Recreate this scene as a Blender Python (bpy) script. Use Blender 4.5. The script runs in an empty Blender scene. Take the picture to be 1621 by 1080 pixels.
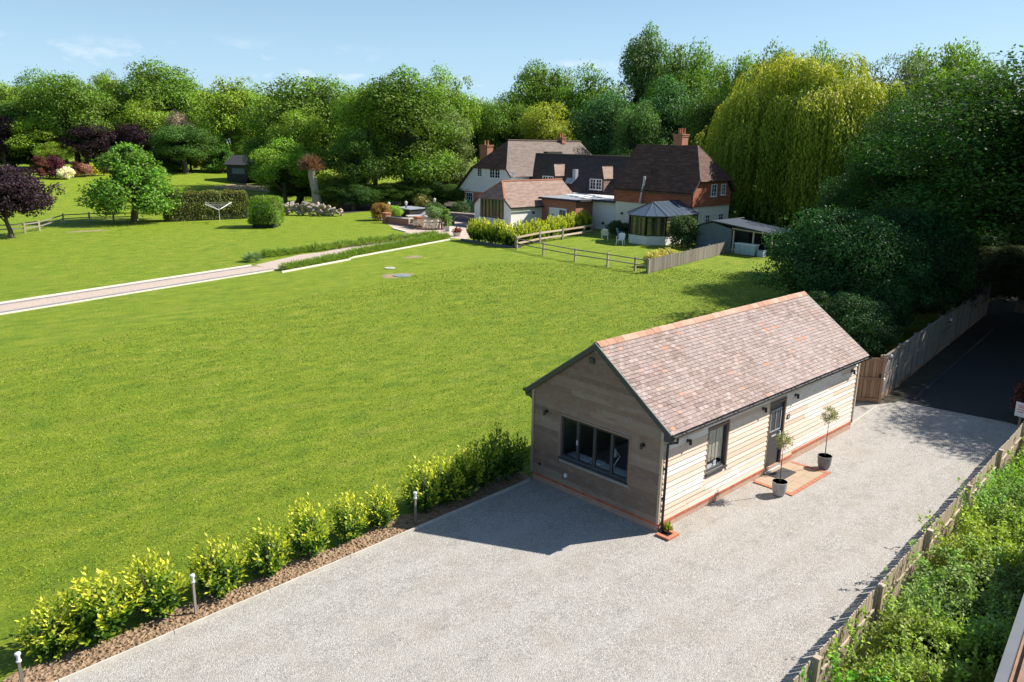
import bpy, math, random
import numpy as np
from mathutils import Vector, Matrix
R = math.radians
sc = bpy.context.scene
# ------------------------------------------------------------------ camera
CAM = (-15.584, -10.653, 9.643); YAW, PIT, ROL, FPX, PW, PH = .8015, .2478, .0182, 1256., 1621., 1080.
fw = np.array([math.cos(YAW)*math.cos(PIT), math.sin(YAW)*math.cos(PIT), -math.sin(PIT)])
rt = np.array([math.sin(YAW), -math.cos(YAW), 0.]); up = np.cross(rt, fw)
r2 = rt*math.cos(ROL)+up*math.sin(ROL); u2 = -rt*math.sin(ROL)+up*math.cos(ROL)
cd = bpy.data.cameras.new('camera'); cam = bpy.data.objects.new('camera', cd); sc.collection.objects.link(cam)
cd.sensor_width = 36; cd.lens = 36*FPX/PW; cd.clip_start = .1; cd.clip_end = 3000
cam.matrix_world = Matrix(((r2[0], u2[0], -fw[0], CAM[0]), (r2[1], u2[1], -fw[1], CAM[1]), (r2[2], u2[2], -fw[2], CAM[2]), (0, 0, 0, 1)))
sc.camera = cam
# ------------------------------------------------------------------ light
SUN = Vector((2.88, -1.48, 2.74)).normalized(); EL = math.asin(SUN.z); AZ = math.atan2(SUN.x, SUN.y)
W = bpy.data.worlds.new("World"); sc.world = W; W.use_nodes = True
wn = W.node_tree.nodes; wl = W.node_tree.links; wn.clear()
def wnode(t, **k):
    n = wn.new(t)
    for a, b in k.items(): setattr(n, a, b)
    return n
sky = wnode('ShaderNodeTexSky', sky_type='NISHITA', sun_disc=False, sun_elevation=EL, sun_rotation=AZ, altitude=50, air_density=1.0, dust_density=.35, ozone_density=3.0)
bg = wnode('ShaderNodeBackground'); bg.inputs[1].default_value = .06
tc = wnode('ShaderNodeTexCoord'); mp = wnode('ShaderNodeMapping'); mp.inputs['Scale'].default_value = (5.5, 5.5, 16)
no = wnode('ShaderNodeTexNoise'); no.inputs['Scale'].default_value = 1.7; no.inputs['Detail'].default_value = 7; no.inputs['Roughness'].default_value = .55
rp = wnode('ShaderNodeValToRGB'); rp.color_ramp.elements[0].position = .57; rp.color_ramp.elements[1].position = .74
sx = wnode('ShaderNodeSeparateXYZ')
mr = wnode('ShaderNodeMapRange', interpolation_type='SMOOTHSTEP'); mr.inputs[1].default_value = .07; mr.inputs[2].default_value = .115; mr.inputs[3].default_value = 1; mr.inputs[4].default_value = 0
mu = wnode('ShaderNodeMath', operation='MULTIPLY'); mx = wnode('ShaderNodeMixRGB'); mx.inputs[2].default_value = (9.2, 9.6, 10.2, 1)
# high thin veil
mp2 = wnode('ShaderNodeMapping'); mp2.inputs['Scale'].default_value = (1.2, 3.5, 9); mp2.inputs['Rotation'].default_value = (0, 0, .6)
no2 = wnode('ShaderNodeTexNoise'); no2.inputs['Scale'].default_value = 1.5; no2.inputs['Detail'].default_value = 6
rp2 = wnode('ShaderNodeMapRange'); rp2.inputs[1].default_value = .42; rp2.inputs[2].default_value = .8; rp2.inputs[3].default_value = .05; rp2.inputs[4].default_value = .3
mxv = wnode('ShaderNodeMixRGB'); mxv.inputs[2].default_value = (4.9, 7.9, 10.8, 1)
out = wnode('ShaderNodeOutputWorld')
L = wl.new
L(tc.outputs['Generated'], mp.inputs[0]); L(mp.outputs[0], no.inputs['Vector']); L(no.outputs[0], rp.inputs[0])
L(tc.outputs['Generated'], sx.inputs[0]); L(sx.outputs[2], mr.inputs[0]); L(rp.outputs[0], mu.inputs[0]); L(mr.outputs[0], mu.inputs[1])
L(tc.outputs['Generated'], mp2.inputs[0]); L(mp2.outputs[0], no2.inputs['Vector']); L(no2.outputs[0], rp2.inputs[0])
mh = wnode('ShaderNodeMapRange', interpolation_type='SMOOTHSTEP'); mh.inputs[1].default_value = -.02; mh.inputs[2].default_value = .34; mh.inputs[3].default_value = .62; mh.inputs[4].default_value = 0
L(sx.outputs[2], mh.inputs[0]); ad_ = wnode('ShaderNodeMath', operation='MAXIMUM'); L(mh.outputs[0], ad_.inputs[0]); L(rp2.outputs[0], ad_.inputs[1])
L(sky.outputs[0], mxv.inputs[1]); L(ad_.outputs[0], mxv.inputs[0])
L(mxv.outputs[0], mx.inputs[1]); L(mu.outputs[0], mx.inputs[0]); L(mx.outputs[0], bg.inputs[0]); L(bg.outputs[0], out.inputs[0])
sd = bpy.data.lights.new('sun', 'SUN'); sun = bpy.data.objects.new('sun', sd); sc.collection.objects.link(sun)
sd.energy = 4.9; sd.angle = R(.5); sd.color = (1, .93, .83)
sun.rotation_euler = SUN.to_track_quat('Z', 'Y').to_euler()
sc.view_settings.view_transform = 'Standard'; sc.view_settings.look = 'None'; sc.view_settings.exposure = .93; sc.view_settings.gamma = 1
sc.view_settings.use_curve_mapping = False
sc.render.engine = 'CYCLES'; sc.cycles.max_bounces = 8; sc.cycles.diffuse_bounces = 3; sc.cycles.transparent_max_bounces = 8
# ------------------------------------------------------------------ where things stand
def gz(y):
    t = min(1., max(0., (y-92)/48.)); return 3.*t*t*(3-2*t)
def ray(u, v): return fw+r2*(u-PW/2)/FPX-u2*(v-PH/2)/FPX
def G(u, v, z=None):
    d = ray(u, v); c = np.array(CAM)
    if z is not None: return Vector(c+d*(z-c[2])/d[2])
    t = (0-c[2])/d[2] if d[2] < -1e-4 else 900
    p = c+d*t
    if p[1] < 92 and t > 0: return Vector(p)
    lo = 5.
    for i in range(3000):
        lo += .1; p = c+d*lo
        if p[2] <= gz(p[1]): return Vector(p)
    return Vector(p)
def PD(u, v, dist):
    d = ray(u, v); return Vector(np.array(CAM)+d*dist/math.hypot(d[0], d[1]))
# ------------------------------------------------------------------ node materials
MATS = {}
class NT:
    def __init__(s, name):
        s.m = bpy.data.materials.new(name); s.m.use_nodes = True; s.t = s.m.node_tree; s.t.nodes.clear()
        s.out = s.n('OutputMaterial')
    def n(s, typ, **k):
        nd = s.t.nodes.new('ShaderNode'+typ)
        for a, b in k.items():
            if a.startswith('i_'):
                key = a[2:]; key = int(key) if key.isdigit() else key.replace('_', ' ')
                s.set(nd.inputs[key], b)
            else: setattr(nd, a, b)
        return nd
    def set(s, sock, b):
        if isinstance(b, bpy.types.NodeSocket): s.t.links.new(b, sock)
        elif isinstance(b, bpy.types.Node): s.t.links.new(b.outputs[0], sock)
        else:
            if isinstance(b, (tuple, list)) and sock.type == 'RGBA' and len(b) == 3: b = (*b, 1)
            sock.default_value = b
    def pos(s): return s.n('NewGeometry').outputs['Position']
    def obj(s): return s.n('TexCoord').outputs['Object']
    def scaled(s, v, sc_, rot=(0, 0, 0)):
        return s.n('Mapping', i_0=v, i_Scale=sc_ if isinstance(sc_, tuple) else (sc_,)*3, i_Rotation=rot).outputs[0]
    def noise(s, v, scale, detail=4, rough=.55): return s.n('TexNoise', i_Vector=v, i_Scale=scale, i_Detail=detail, i_Roughness=rough).outputs[0]
    def vor(s, v, scale, out='Color', feature='F1'): return s.n('TexVoronoi', feature=feature, i_Vector=v, i_Scale=scale).outputs[out]
    def ramp(s, f, stops):
        r = s.n('ValToRGB', i_0=f); e = r.color_ramp.elements
        while len(e) < len(stops): e.new(.5)
        for el, (p, c) in zip(e, stops): el.position = p; el.color = (*c, 1) if len(c) == 3 else c
        return r.outputs[0]
    def mr(s, f, a, b, c, d): return s.n('MapRange', i_0=f, i_1=a, i_2=b, i_3=c, i_4=d).outputs[0]
    def mix(s, f, a, b, mode='MIX'): return s.n('MixRGB', blend_type=mode, i_0=f, i_1=a, i_2=b).outputs[0]
    def math(s, op, a, b=0.): return s.n('Math', operation=op, i_0=a, i_1=b).outputs[0]
    def attr(s, name): return s.n('Attribute', attribute_name=name).outputs['Fac']
    def bump(s, h, st, dist): return s.n('Bump', i_Strength=st, i_Distance=dist, i_Height=h).outputs[0]
    def pbr(s, col, rough=.8, bump=None, **k):
        p = s.n('BsdfPrincipled'); s.set(p.inputs['Base Color'], col); s.set(p.inputs['Roughness'], rough)
        for a, b in k.items(): s.set(p.inputs[a.replace('_', ' ')], b)
        if bump is not None: s.set(p.inputs['Normal'], bump)
        s.t.links.new(p.outputs[0], s.out.inputs[0]); return p
def mat(name):
    def deco(fn):
        t = NT(name); fn(t); MATS[name] = t.m; return fn
    return deco
def plain(name, col, rough=.6, var=.12, scale=3., **k):
    t = NT(name); n = t.noise(t.pos(), scale, 5, .6)
    c2 = tuple(min(1, x*(1+var)) for x in col); c1 = tuple(x*(1-var) for x in col)
    t.pbr(t.ramp(n, [(.3, c1), (.7, c2)]), rough, **k); MATS[name] = t.m
@mat('lawn')
def _(t):
    p = t.pos()
    big = t.noise(p, .13, 4, .6); mid = t.noise(t.scaled(p, (.9, 2.2, 1), (0, 0, .35)), .8, 5, .65)
    fine = t.noise(t.scaled(p, (1, 2.2, 1), (0, 0, .5)), 9, 4, .75); vf = t.noise(p, 42, 3, .8)
    # mowing passes run parallel with the drive edge
    w = t.n('TexWave', wave_type='BANDS', bands_direction='Y', i_Vector=t.scaled(p, 1, (0, 0, -.03)), i_Scale=.16, i_Distortion=1.2, i_Detail=2, i_Detail_Scale=.6).outputs['Fac']
    base = t.ramp(mid, [(.32, (.088, .168, .007)), (.5, (.175, .25, .010)), (.68, (.28, .322, .03))])
    base = t.mix(t.mr(big, .35, .65, 0, .6), base, (.19, .262, .012))
    base = t.mix(t.mr(w, 0, 1, 0, .16), base, (.10, .185, .008))
    dry = t.mr(t.noise(t.scaled(p, (1, 1.8, 1)), .35, 6, .75), .54, .70, 0, .5)
    base = t.mix(dry, base, (.30, .29, .06))
    lush = t.mr(t.noise(p, .55, 6, .75), .54, .68, 0, .65)
    base = t.mix(lush, base, (.085, .185, .008))
    f = t.math('MULTIPLY', t.mr(fine, .3, .7, .5, 1.5), t.mr(vf, .3, .7, .55, 1.45))
    col = t.mix(1., base, f, 'MULTIPLY')
    h = t.math('ADD', t.math('MULTIPLY', fine, 1.3), vf)
    t.pbr(col, .75, t.bump(h, .9, .055), Specular_IOR_Level=.25)
@mat('grass_blade')
def _(t):
    g = t.attr('grp'); r = t.attr('rnd')
    c = t.ramp(g, [(0, (.088, .172, .012)), (.4, (.20, .288, .016)), (.75, (.30, .36, .03)), (1, (.44, .43, .11))])
    t.pbr(t.mix(1., c, t.mr(r, 0, 1, .82, 1.08), 'MULTIPLY'), .7, Specular_IOR_Level=.2)
@mat('gravel')
def _(t):
    p = t.pos()
    warp = t.mix(.03, p, t.n('TexNoise', i_Vector=p, i_Scale=3.).outputs['Color'], 'ADD')
    c = t.vor(warp, 44, 'Color'); d = t.vor(warp, 44, 'Distance')
    c2 = t.vor(p, 21, 'Color'); d2 = t.vor(p, 21, 'Distance')
    g = t.n('SeparateColor', i_0=c).outputs[0]; g2 = t.n('SeparateColor', i_0=c2).outputs[0]
    st = t.ramp(g, [(0, (.20, .19, .175)), (.2, (.36, .342, .32)), (.5, (.48, .462, .435)), (.8, (.57, .553, .525)), (1, (.70, .685, .66))])
    st2 = t.ramp(g2, [(0, (.27, .255, .235)), (.5, (.49, .468, .435)), (1, (.69, .665, .63))])
    m = t.mix(.32, st, st2)
    zone = t.noise(p, .33, 5, .65)
    m = t.mix(t.mr(zone, .35, .7, 0, .55), m, (.50, .465, .415))
    m = t.mix(t.mr(t.noise(t.scaled(p, (.5, 1.5, 1)), .8, 6, .7), .52, .7, 0, .4), m, (.50, .46, .41))
    m = t.mix(t.mr(t.noise(t.scaled(p, (1, 1.6, 1), (0, 0, .4)), 1.5, 7, .8), .50, .64, 0, .6), m, (.31, .295, .275))
    m = t.mix(t.mr(t.noise(p, .9, 6, .7), .50, .64, 0, .6), m, (.43, .39, .335))
    m = t.mix(t.mr(t.noise(p, 5.5, 4, .8), .60, .70, 0, .55), m, (.22, .21, .195))
    # faint tyre runs
    sp = t.n('SeparateXYZ', i_0=p).outputs[1]
    trk = t.n('TexWave', wave_type='BANDS', bands_direction='Y', i_Vector=t.scaled(p, 1, (0, 0, .1)), i_Scale=.2, i_Distortion=3., i_Detail=3).outputs['Fac']
    m = t.mix(t.mr(trk, .6, 1, 0, .3), m, (.56, .54, .51))
    m = t.mix(1., m, t.mr(d, 0, .6, 1.12, .62), 'MULTIPLY')
    h = t.math('ADD', t.math('MULTIPLY', d, -1.), t.math('MULTIPLY', d2, -.5))
    h = t.math('ADD', h, t.math('MULTIPLY', t.noise(p, 2.2, 5, .6), 1.2))
    t.pbr(m, .9, t.bump(h, .5, .022))
@mat('asphalt')
def _(t):
    p = t.pos(); n = t.noise(p, 60, 3, .7); b = t.noise(p, .5, 4)
    t.pbr(t.mix(t.mr(b, .3, .7, 0, .5), t.ramp(n, [(.2, (.012, .013, .015)), (.8, (.04, .042, .045))]), (.03, .03, .031)), .8, t.bump(n, .5, .01))
@mat('soil')
def _(t):
    p = t.pos(); n = t.noise(p, 7, 7, .75); v = t.vor(p, 13, 'Distance')
    c = t.ramp(n, [(.25, (.16, .098, .055)), (.5, (.34, .225, .135)), (.75, (.50, .37, .25))])
    t.pbr(c, .95, t.bump(t.math('ADD', n, v), 1., .09))
@mat('path_gravel')
def _(t):
    p = t.pos(); g = t.n('SeparateColor', i_0=t.vor(p, 30, 'Color')).outputs[0]
    c = t.mix(t.mr(t.noise(p, .8, 5), .35, .7, 0, .6), t.ramp(g, [(0, (.28, .22, .18)), (1, (.58, .48, .42))]), (.46, .37, .31))
    t.pbr(c, .9, t.bump(g, .4, .02))
@mat('path_stone')
def _(t):
    p = t.pos(); t.pbr(t.ramp(t.noise(p, 4, 5), [(.3, (.14, .14, .145)), (.7, (.26, .26, .26))]), .85)
@mat('cladding')          # sawn boards on the sunny side: silvered, knots, tone board by board
def _(t):
    p = t.obj(); r = t.attr('rnd')
    grain = t.noise(t.scaled(p, (1.6, 1.6, 26)), 5, 6, .75); patch = t.noise(t.scaled(p, (1.2, 1.2, 4)), 1.6, 4, .6)
    off = t.n('CombineXYZ', i_0=0., i_1=0., i_2=t.math('MULTIPLY', r, 40.)).outputs[0]
    pk = t.n('VectorMath', operation='ADD', i_0=t.scaled(p, (1.6, 1.6, 4.2)), i_1=off).outputs[0]
    kd = t.vor(pk, 2.3, 'Distance'); knot = t.mr(kd, .035, .095, .85, 0)
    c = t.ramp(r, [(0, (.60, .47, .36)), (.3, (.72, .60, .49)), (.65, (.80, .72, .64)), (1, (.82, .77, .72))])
    c = t.mix(t.mr(grain, .4, .75, 0, .4), c, (.55, .40, .28))
    c = t.mix(t.mr(patch, .5, .7, 0, .45), c, (.62, .45, .31))
    c = t.mix(knot, c, (.16, .08, .04))
    t.pbr(c, .8, t.bump(grain, .35, .008))
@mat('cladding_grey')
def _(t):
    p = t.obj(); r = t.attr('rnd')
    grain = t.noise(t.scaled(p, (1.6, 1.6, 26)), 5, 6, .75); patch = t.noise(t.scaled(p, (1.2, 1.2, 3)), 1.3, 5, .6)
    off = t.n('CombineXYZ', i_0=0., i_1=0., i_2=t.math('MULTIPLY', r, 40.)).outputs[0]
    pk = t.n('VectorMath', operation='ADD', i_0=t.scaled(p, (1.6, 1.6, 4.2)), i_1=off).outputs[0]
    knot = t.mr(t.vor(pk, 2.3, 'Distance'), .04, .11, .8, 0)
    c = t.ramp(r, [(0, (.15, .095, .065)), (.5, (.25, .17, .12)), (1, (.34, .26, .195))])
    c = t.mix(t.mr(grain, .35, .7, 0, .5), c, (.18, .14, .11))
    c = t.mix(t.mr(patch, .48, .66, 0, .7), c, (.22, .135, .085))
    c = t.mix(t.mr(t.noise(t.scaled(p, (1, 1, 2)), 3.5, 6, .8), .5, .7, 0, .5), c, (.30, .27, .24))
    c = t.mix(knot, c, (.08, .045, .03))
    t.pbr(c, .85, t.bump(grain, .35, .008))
@mat('studio_tile')
def _(t):
    p = t.obj(); r = t.attr('rnd'); g = t.attr('grp')
    c = t.ramp(r, [(0, (.18, .128, .113)), (.2, (.235, .168, .148)), (.5, (.27, .197, .176)), (.8, (.30, .23, .208)), (.96, (.37, .30, .28)), (1, (.40, .22, .15))])
    c = t.mix(t.mr(t.noise(p, .55, 5, .6), .42, .62, 0, .65), c, (.35, .29, .275))
    c = t.mix(t.mr(t.noise(p, 1.1, 6, .75), .53, .66, 0, .6), c, (.21, .14, .12))
    c = t.mix(t.mr(t.noise(p, .8, 6, .75), .58, .7, 0, .5), c, (.36, .18, .13))
    c = t.mix(t.mr(t.noise(p, 14, 5, .7), .52, .68, 0, .55), c, (.50, .455, .43))
    c = t.mix(t.math('MULTIPLY', t.mr(g, 0, 1, 0, 1), .85), c, (.58, .20, .10))
    t.pbr(c, .88, t.bump(t.noise(p, 30, 3), .3, .01))
@mat('ridge_tile')
def _(t):
    p = t.obj(); r = t.attr('rnd')
    c = t.ramp(r, [(0, (.33, .16, .10)), (.6, (.42, .23, .155)), (1, (.46, .30, .22))])
    c = t.mix(t.mr(t.noise(p, 9, 5, .7), .5, .7, 0, .6), c, (.5, .40, .34)); t.pbr(c, .85)
def house_tile(name, a, b, c3):
    t = NT(name); p = t.pos()
    n = t.noise(t.scaled(p, (.5, .5, 2.4)), 2.2, 6, .7); m = t.noise(t.scaled(p, (3, 3, 8)), 1.6, 4, .7)
    c = t.ramp(n, [(.3, a), (.5, b), (.72, c3)]); c = t.mix(t.mr(m, .35, .7, 0, .55), c, a)
    z = t.n('SeparateXYZ', i_0=p).outputs[2]
    rows = t.math('FRACT', t.math('MULTIPLY', z, 6.5))
    c = t.mix(1., c, t.mr(rows, 0, .25, .6, 1.03), 'MULTIPLY')
    t.pbr(c, .88, t.bump(rows, .5, .03)); MATS[name] = t.m
house_tile('tile_grey', (.10, .078, .065), (.18, .14, .12), (.26, .21, .18))
house_tile('tile_dark', (.032, .024, .022), (.062, .043, .037), (.10, .072, .06))
house_tile('tile_red', (.15, .095, .075), (.27, .185, .15), (.36, .27, .23))
house_tile('tile_hung', (.22, .055, .03), (.40, .125, .07), (.45, .20, .13))
house_tile('tile_brown', (.052, .022, .016), (.095, .042, .03), (.18, .115, .08))
@mat('brick')
def _(t):
    p = t.pos(); s = t.n('SeparateXYZ', i_0=p).outputs
    v = t.n('CombineXYZ', i_0=t.math('ADD', s[0], s[1]), i_1=s[2], i_2=0.).outputs[0]
    b = t.n('TexBrick', i_Vector=v, i_Color1=(.42, .115, .055), i_Color2=(.26, .085, .05), i_Mortar=(.36, .27, .2), i_Scale=1., i_Mortar_Size=.008)
    b.inputs['Brick Width'].default_value = .225; b.inputs['Row Height'].default_value = .075
    t.pbr(t.mix(t.mr(t.noise(p, 6, 5), .3, .7, 0, .35), b.outputs[0], (.33, .16, .1)), .85, t.bump(b.outputs[1], -.4, .01))
@mat('plinth_brick')
def _(t):
    p = t.pos(); s = t.n('SeparateXYZ', i_0=p).outputs
    v = t.n('CombineXYZ', i_0=t.math('ADD', s[0], s[1]), i_1=t.math('ADD', s[2], .01), i_2=0.).outputs[0]
    b = t.n('TexBrick', i_Vector=v, i_Color1=(.48, .22, .13), i_Color2=(.36, .19, .13), i_Mortar=(.42, .36, .3), i_Scale=1., i_Mortar_Size=.01)
    b.inputs['Brick Width'].default_value = .225; b.inputs['Row Height'].default_value = .075
    t.pbr(t.mix(t.mr(t.noise(p, 3, 5), .3, .7, 0, .7), b.outputs[0], (.45, .36, .28)), .9, t.bump(b.outputs[1], -.4, .01))
@mat('plinth_cap')
def _(t):
    p = t.pos(); s = t.n('SeparateXYZ', i_0=p).outputs
    v = t.n('CombineXYZ', i_0=t.math('ADD', s[0], s[1]), i_1=s[2], i_2=0.).outputs[0]
    b = t.n('TexBrick', i_Vector=v, i_Color1=(.60, .14, .06), i_Color2=(.40, .095, .045), i_Mortar=(.25, .13, .09), i_Scale=1., i_Mortar_Size=.008, offset=0.)
    b.inputs['Brick Width'].default_value = .112; b.inputs['Row Height'].default_value = .5
    t.pbr(b.outputs[0], .8)
@mat('timber_grey')
def _(t):
    p = t.pos(); r = t.attr('rnd'); n = t.noise(t.scaled(p, (14, 14, 1.2)), 2, 5, .7)
    c = t.ramp(r, [(0, (.17, .15, .13)), (1, (.34, .31, .275))]); t.pbr(t.mix(t.mr(n, .3, .7, 0, .5), c, (.15, .125, .105)), .85)
@mat('timber_pale')
def _(t):
    p = t.pos(); r = t.attr('rnd'); n = t.noise(t.scaled(p, (14, 14, 1.2)), 2, 5, .7)
    c = t.ramp(r, [(0, (.38, .30, .21)), (1, (.56, .48, .38))]); t.pbr(t.mix(t.mr(n, .3, .7, 0, .5), c, (.30, .22, .15)), .85)
@mat('timber_brown')
def _(t):
    p = t.pos(); r = t.attr('rnd'); n = t.noise(t.scaled(p, (14, 14, 1.2)), 2, 5, .7)
    c = t.ramp(r, [(0, (.22, .13, .08)), (1, (.36, .23, .15))]); t.pbr(t.mix(t.mr(n, .3, .7, 0, .5), c, (.17, .10, .06)), .85)
def bark(name, a, b):
    t = NT(name); p = t.obj(); n = t.noise(t.scaled(p, (6, 6, 1.4)), 2, 6, .75)
    t.pbr(t.ramp(n, [(.3, a), (.7, b)]), .95, t.bump(n, .8, .05)); MATS[name] = t.m
bark('bark', (.06, .045, .032), (.20, .16, .12)); bark('bark_pale', (.22, .19, .155), (.42, .38, .32))
@mat('leaf')
def _(t):
    oi = t.n('ObjectInfo'); r = t.attr('rnd'); g = t.attr('grp')
    c = oi.outputs['Color']
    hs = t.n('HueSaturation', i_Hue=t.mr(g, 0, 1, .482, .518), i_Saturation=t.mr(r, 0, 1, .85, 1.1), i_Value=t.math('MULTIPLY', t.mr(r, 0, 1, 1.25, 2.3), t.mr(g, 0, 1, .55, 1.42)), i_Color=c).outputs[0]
    p = t.n('BsdfPrincipled', i_Base_Color=hs, i_Roughness=.6); p.inputs['Specular IOR Level'].default_value = .18
    tr = t.n('BsdfTranslucent', i_Color=t.mix(1., hs, (1.5, 1.55, .7), 'MULTIPLY'))
    m = t.n('MixShader', i_0=.24, i_1=p.outputs[0], i_2=tr.outputs[0]); t.t.links.new(m.outputs[0], t.out.inputs[0])
@mat('leaf_willow')       # yellow young growth on the tops of the boughs, greener down the hanging shoots
def _(t):
    r = t.attr('rnd'); g = t.attr('grp'); c = t.ramp(g, [(0, (.095, .165, .018)), (.45, (.235, .305, .032)), (.8, (.34, .39, .04)), (1, (.45, .45, .06))])
    c = t.mix(1., c, t.mr(r, 0, 1, .75, 1.3), 'MULTIPLY'); p = t.n('BsdfPrincipled', i_Base_Color=c, i_Roughness=.6); p.inputs['Specular IOR Level'].default_value = .18
    tr = t.n('BsdfTranslucent', i_Color=t.mix(1., c, (1.3, 1.4, .7), 'MULTIPLY')); m = t.n('MixShader', i_0=.28, i_1=p.outputs[0], i_2=tr.outputs[0]); t.t.links.new(m.outputs[0], t.out.inputs[0])
@mat('leaf_laurel')       # grp = how new the growth is: dark old leaves, yellow-green tips
def _(t):
    r = t.attr('rnd'); g = t.attr('grp'); oi = t.n('ObjectInfo').outputs['Random']
    c = t.ramp(g, [(0, (.03, .09, .009)), (.32, (.12, .22, .014)), (.6, (.36, .42, .02)), (1, (.60, .58, .05))])
    c = t.mix(1., c, t.mr(r, 0, 1, .7, 1.3), 'MULTIPLY'); c = t.mix(1., c, t.mr(oi, 0, 1, .88, 1.08), 'MULTIPLY')
    p = t.n('BsdfPrincipled', i_Base_Color=c, i_Roughness=.5); p.inputs['Specular IOR Level'].default_value = .3
    tr = t.n('BsdfTranslucent', i_Color=t.mix(1., c, (1.3, 1.5, .6), 'MULTIPLY'))
    m = t.n('MixShader', i_0=.25, i_1=p.outputs[0], i_2=tr.outputs[0]); t.t.links.new(m.outputs[0], t.out.inputs[0])
@mat('glass')
def _(t):
    gl = t.n('BsdfGlossy', i_Color=(.9, .95, 1), i_Roughness=.02); tp = t.n('BsdfTransparent', i_Color=(.93, .95, .95))
    bf = t.n('NewGeometry').outputs['Backfacing']; f = t.math('MULTIPLY', t.n('Fresnel', i_IOR=1.5).outputs[0], t.math('SUBTRACT', 1., bf))
    m = t.n('MixShader', i_0=t.math('ADD', f, .01), i_1=tp.outputs[0], i_2=gl.outputs[0]); t.t.links.new(m.outputs[0], t.out.inputs[0])
plain('render_white', (.74, .73, .70), .85, .05, 1.5); plain('render_cream', (.72, .66, .56), .85, .06, 1.5)
plain('boards_white', (.60, .62, .63), .7, .05, 2.)
plain('anthracite', (.040, .044, .05), .45, .08); plain('black_metal', (.015, .015, .017), .4, .1); plain('white_plastic', (.72, .73, .74), .35, .04)
plain('window_white', (.72, .74, .76), .4, .04); plain('dark_pane', (.012, .016, .022), .06, .1)
plain('blind', (.42, .37, .29), .8, .06); plain('curtain', (.36, .33, .24), .8, .2, 5); plain('interior', (.30, .28, .26), .9, .05)
plain('concrete', (.42, .41, .39), .85, .12, 6); plain('pot_grey', (.36, .35, .34), .6, .14, 9); plain('pot_dark', (.2, .2, .21), .6, .14, 9)
plain('edge_pale', (.46, .44, .39), .85, .15, 4); plain('edge_white', (.60, .57, .50), .85, .08, 3)
@mat('sandstone')
def _(t):
    p = t.pos(); b = t.n('TexBrick', i_Vector=t.scaled(p, 1, (0, 0, 0)), i_Color1=(.42, .30, .19), i_Color2=(.36, .27, .20), i_Mortar=(.22, .17, .12), i_Scale=1., i_Mortar_Size=.012)
    b.inputs['Brick Width'].default_value = .62; b.inputs['Row Height'].default_value = .42
    t.pbr(t.mix(t.mr(t.noise(p, 5, 5), .3, .7, 0, .5), b.outputs[0], (.42, .33, .23)), .85)
plain('paving_pink', (.46, .37, .31), .85, .2, 3); plain('paving_dark', (.10, .10, .12), .8, .2, 3)
plain('lead', (.30, .33, .37), .45, .15, 1.2); plain('black_timber', (.014, .015, .018), .7, .3, 4); plain('felt', (.035, .036, .042), .8, .2, 4)
plain('metal_pale', (.55, .56, .58), .35, .05); plain('terracotta', (.42, .16, .09), .8, .12); plain('lid_blue', (.20, .27, .24), .5, .1)
plain('blue_paint', (.13, .28, .42), .5, .1); plain('shed_blue', (.10, .135, .165), .7, .12); plain('conserv_glass', (.08, .115, .16), .25, .1, 4, Metallic=.2)
plain('hair_brown', (.26, .15, .10), .9, .2, 5); plain('log_end', (.42, .31, .21), .9, .3, 12); plain('rubble', (.10, .11, .13), .85, .5, 9)
plain('sheet_roof', (.045, .06, .085), .55, .15, 3); plain('deck_brown', (.22, .12, .075), .7, .25, 5); plain('rubber_mat', (.05, .05, .055), .9, .3, 30)
plain('light_head', (.62, .64, .68), .3, .05); plain('red_flower', (.55, .06, .05), .6, .2, 30); plain('yellow_plastic', (.55, .38, .04), .5, .1)
@mat('garden_glass')
def _(t):
    n = t.n('TexWave', wave_type='BANDS', bands_direction='Y', i_Vector=t.pos(), i_Scale=.55, i_Distortion=1.).outputs['Fac']
    t.pbr(t.ramp(n, [(.2, (.02, .03, .015)), (.8, (.16, .17, .07))]), .12)
plain('worn', (.25, .2, .11), .95, .3, 2); plain('blue_pale', (.33, .45, .52), .5, .08)
plain('verge', (.2, .2, .19), .8, .2, 6)
plain('dark_soil_and_shade', (.045, .04, .025), .95, .4, 2)
plain('trim_grey', (.11, .12, .14), .5, .1, 3)
plain('core', (.016, .03, .008), 1., .3, 2)  # near-black fill of the added cores, standing in for shade inside foliage
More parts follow.
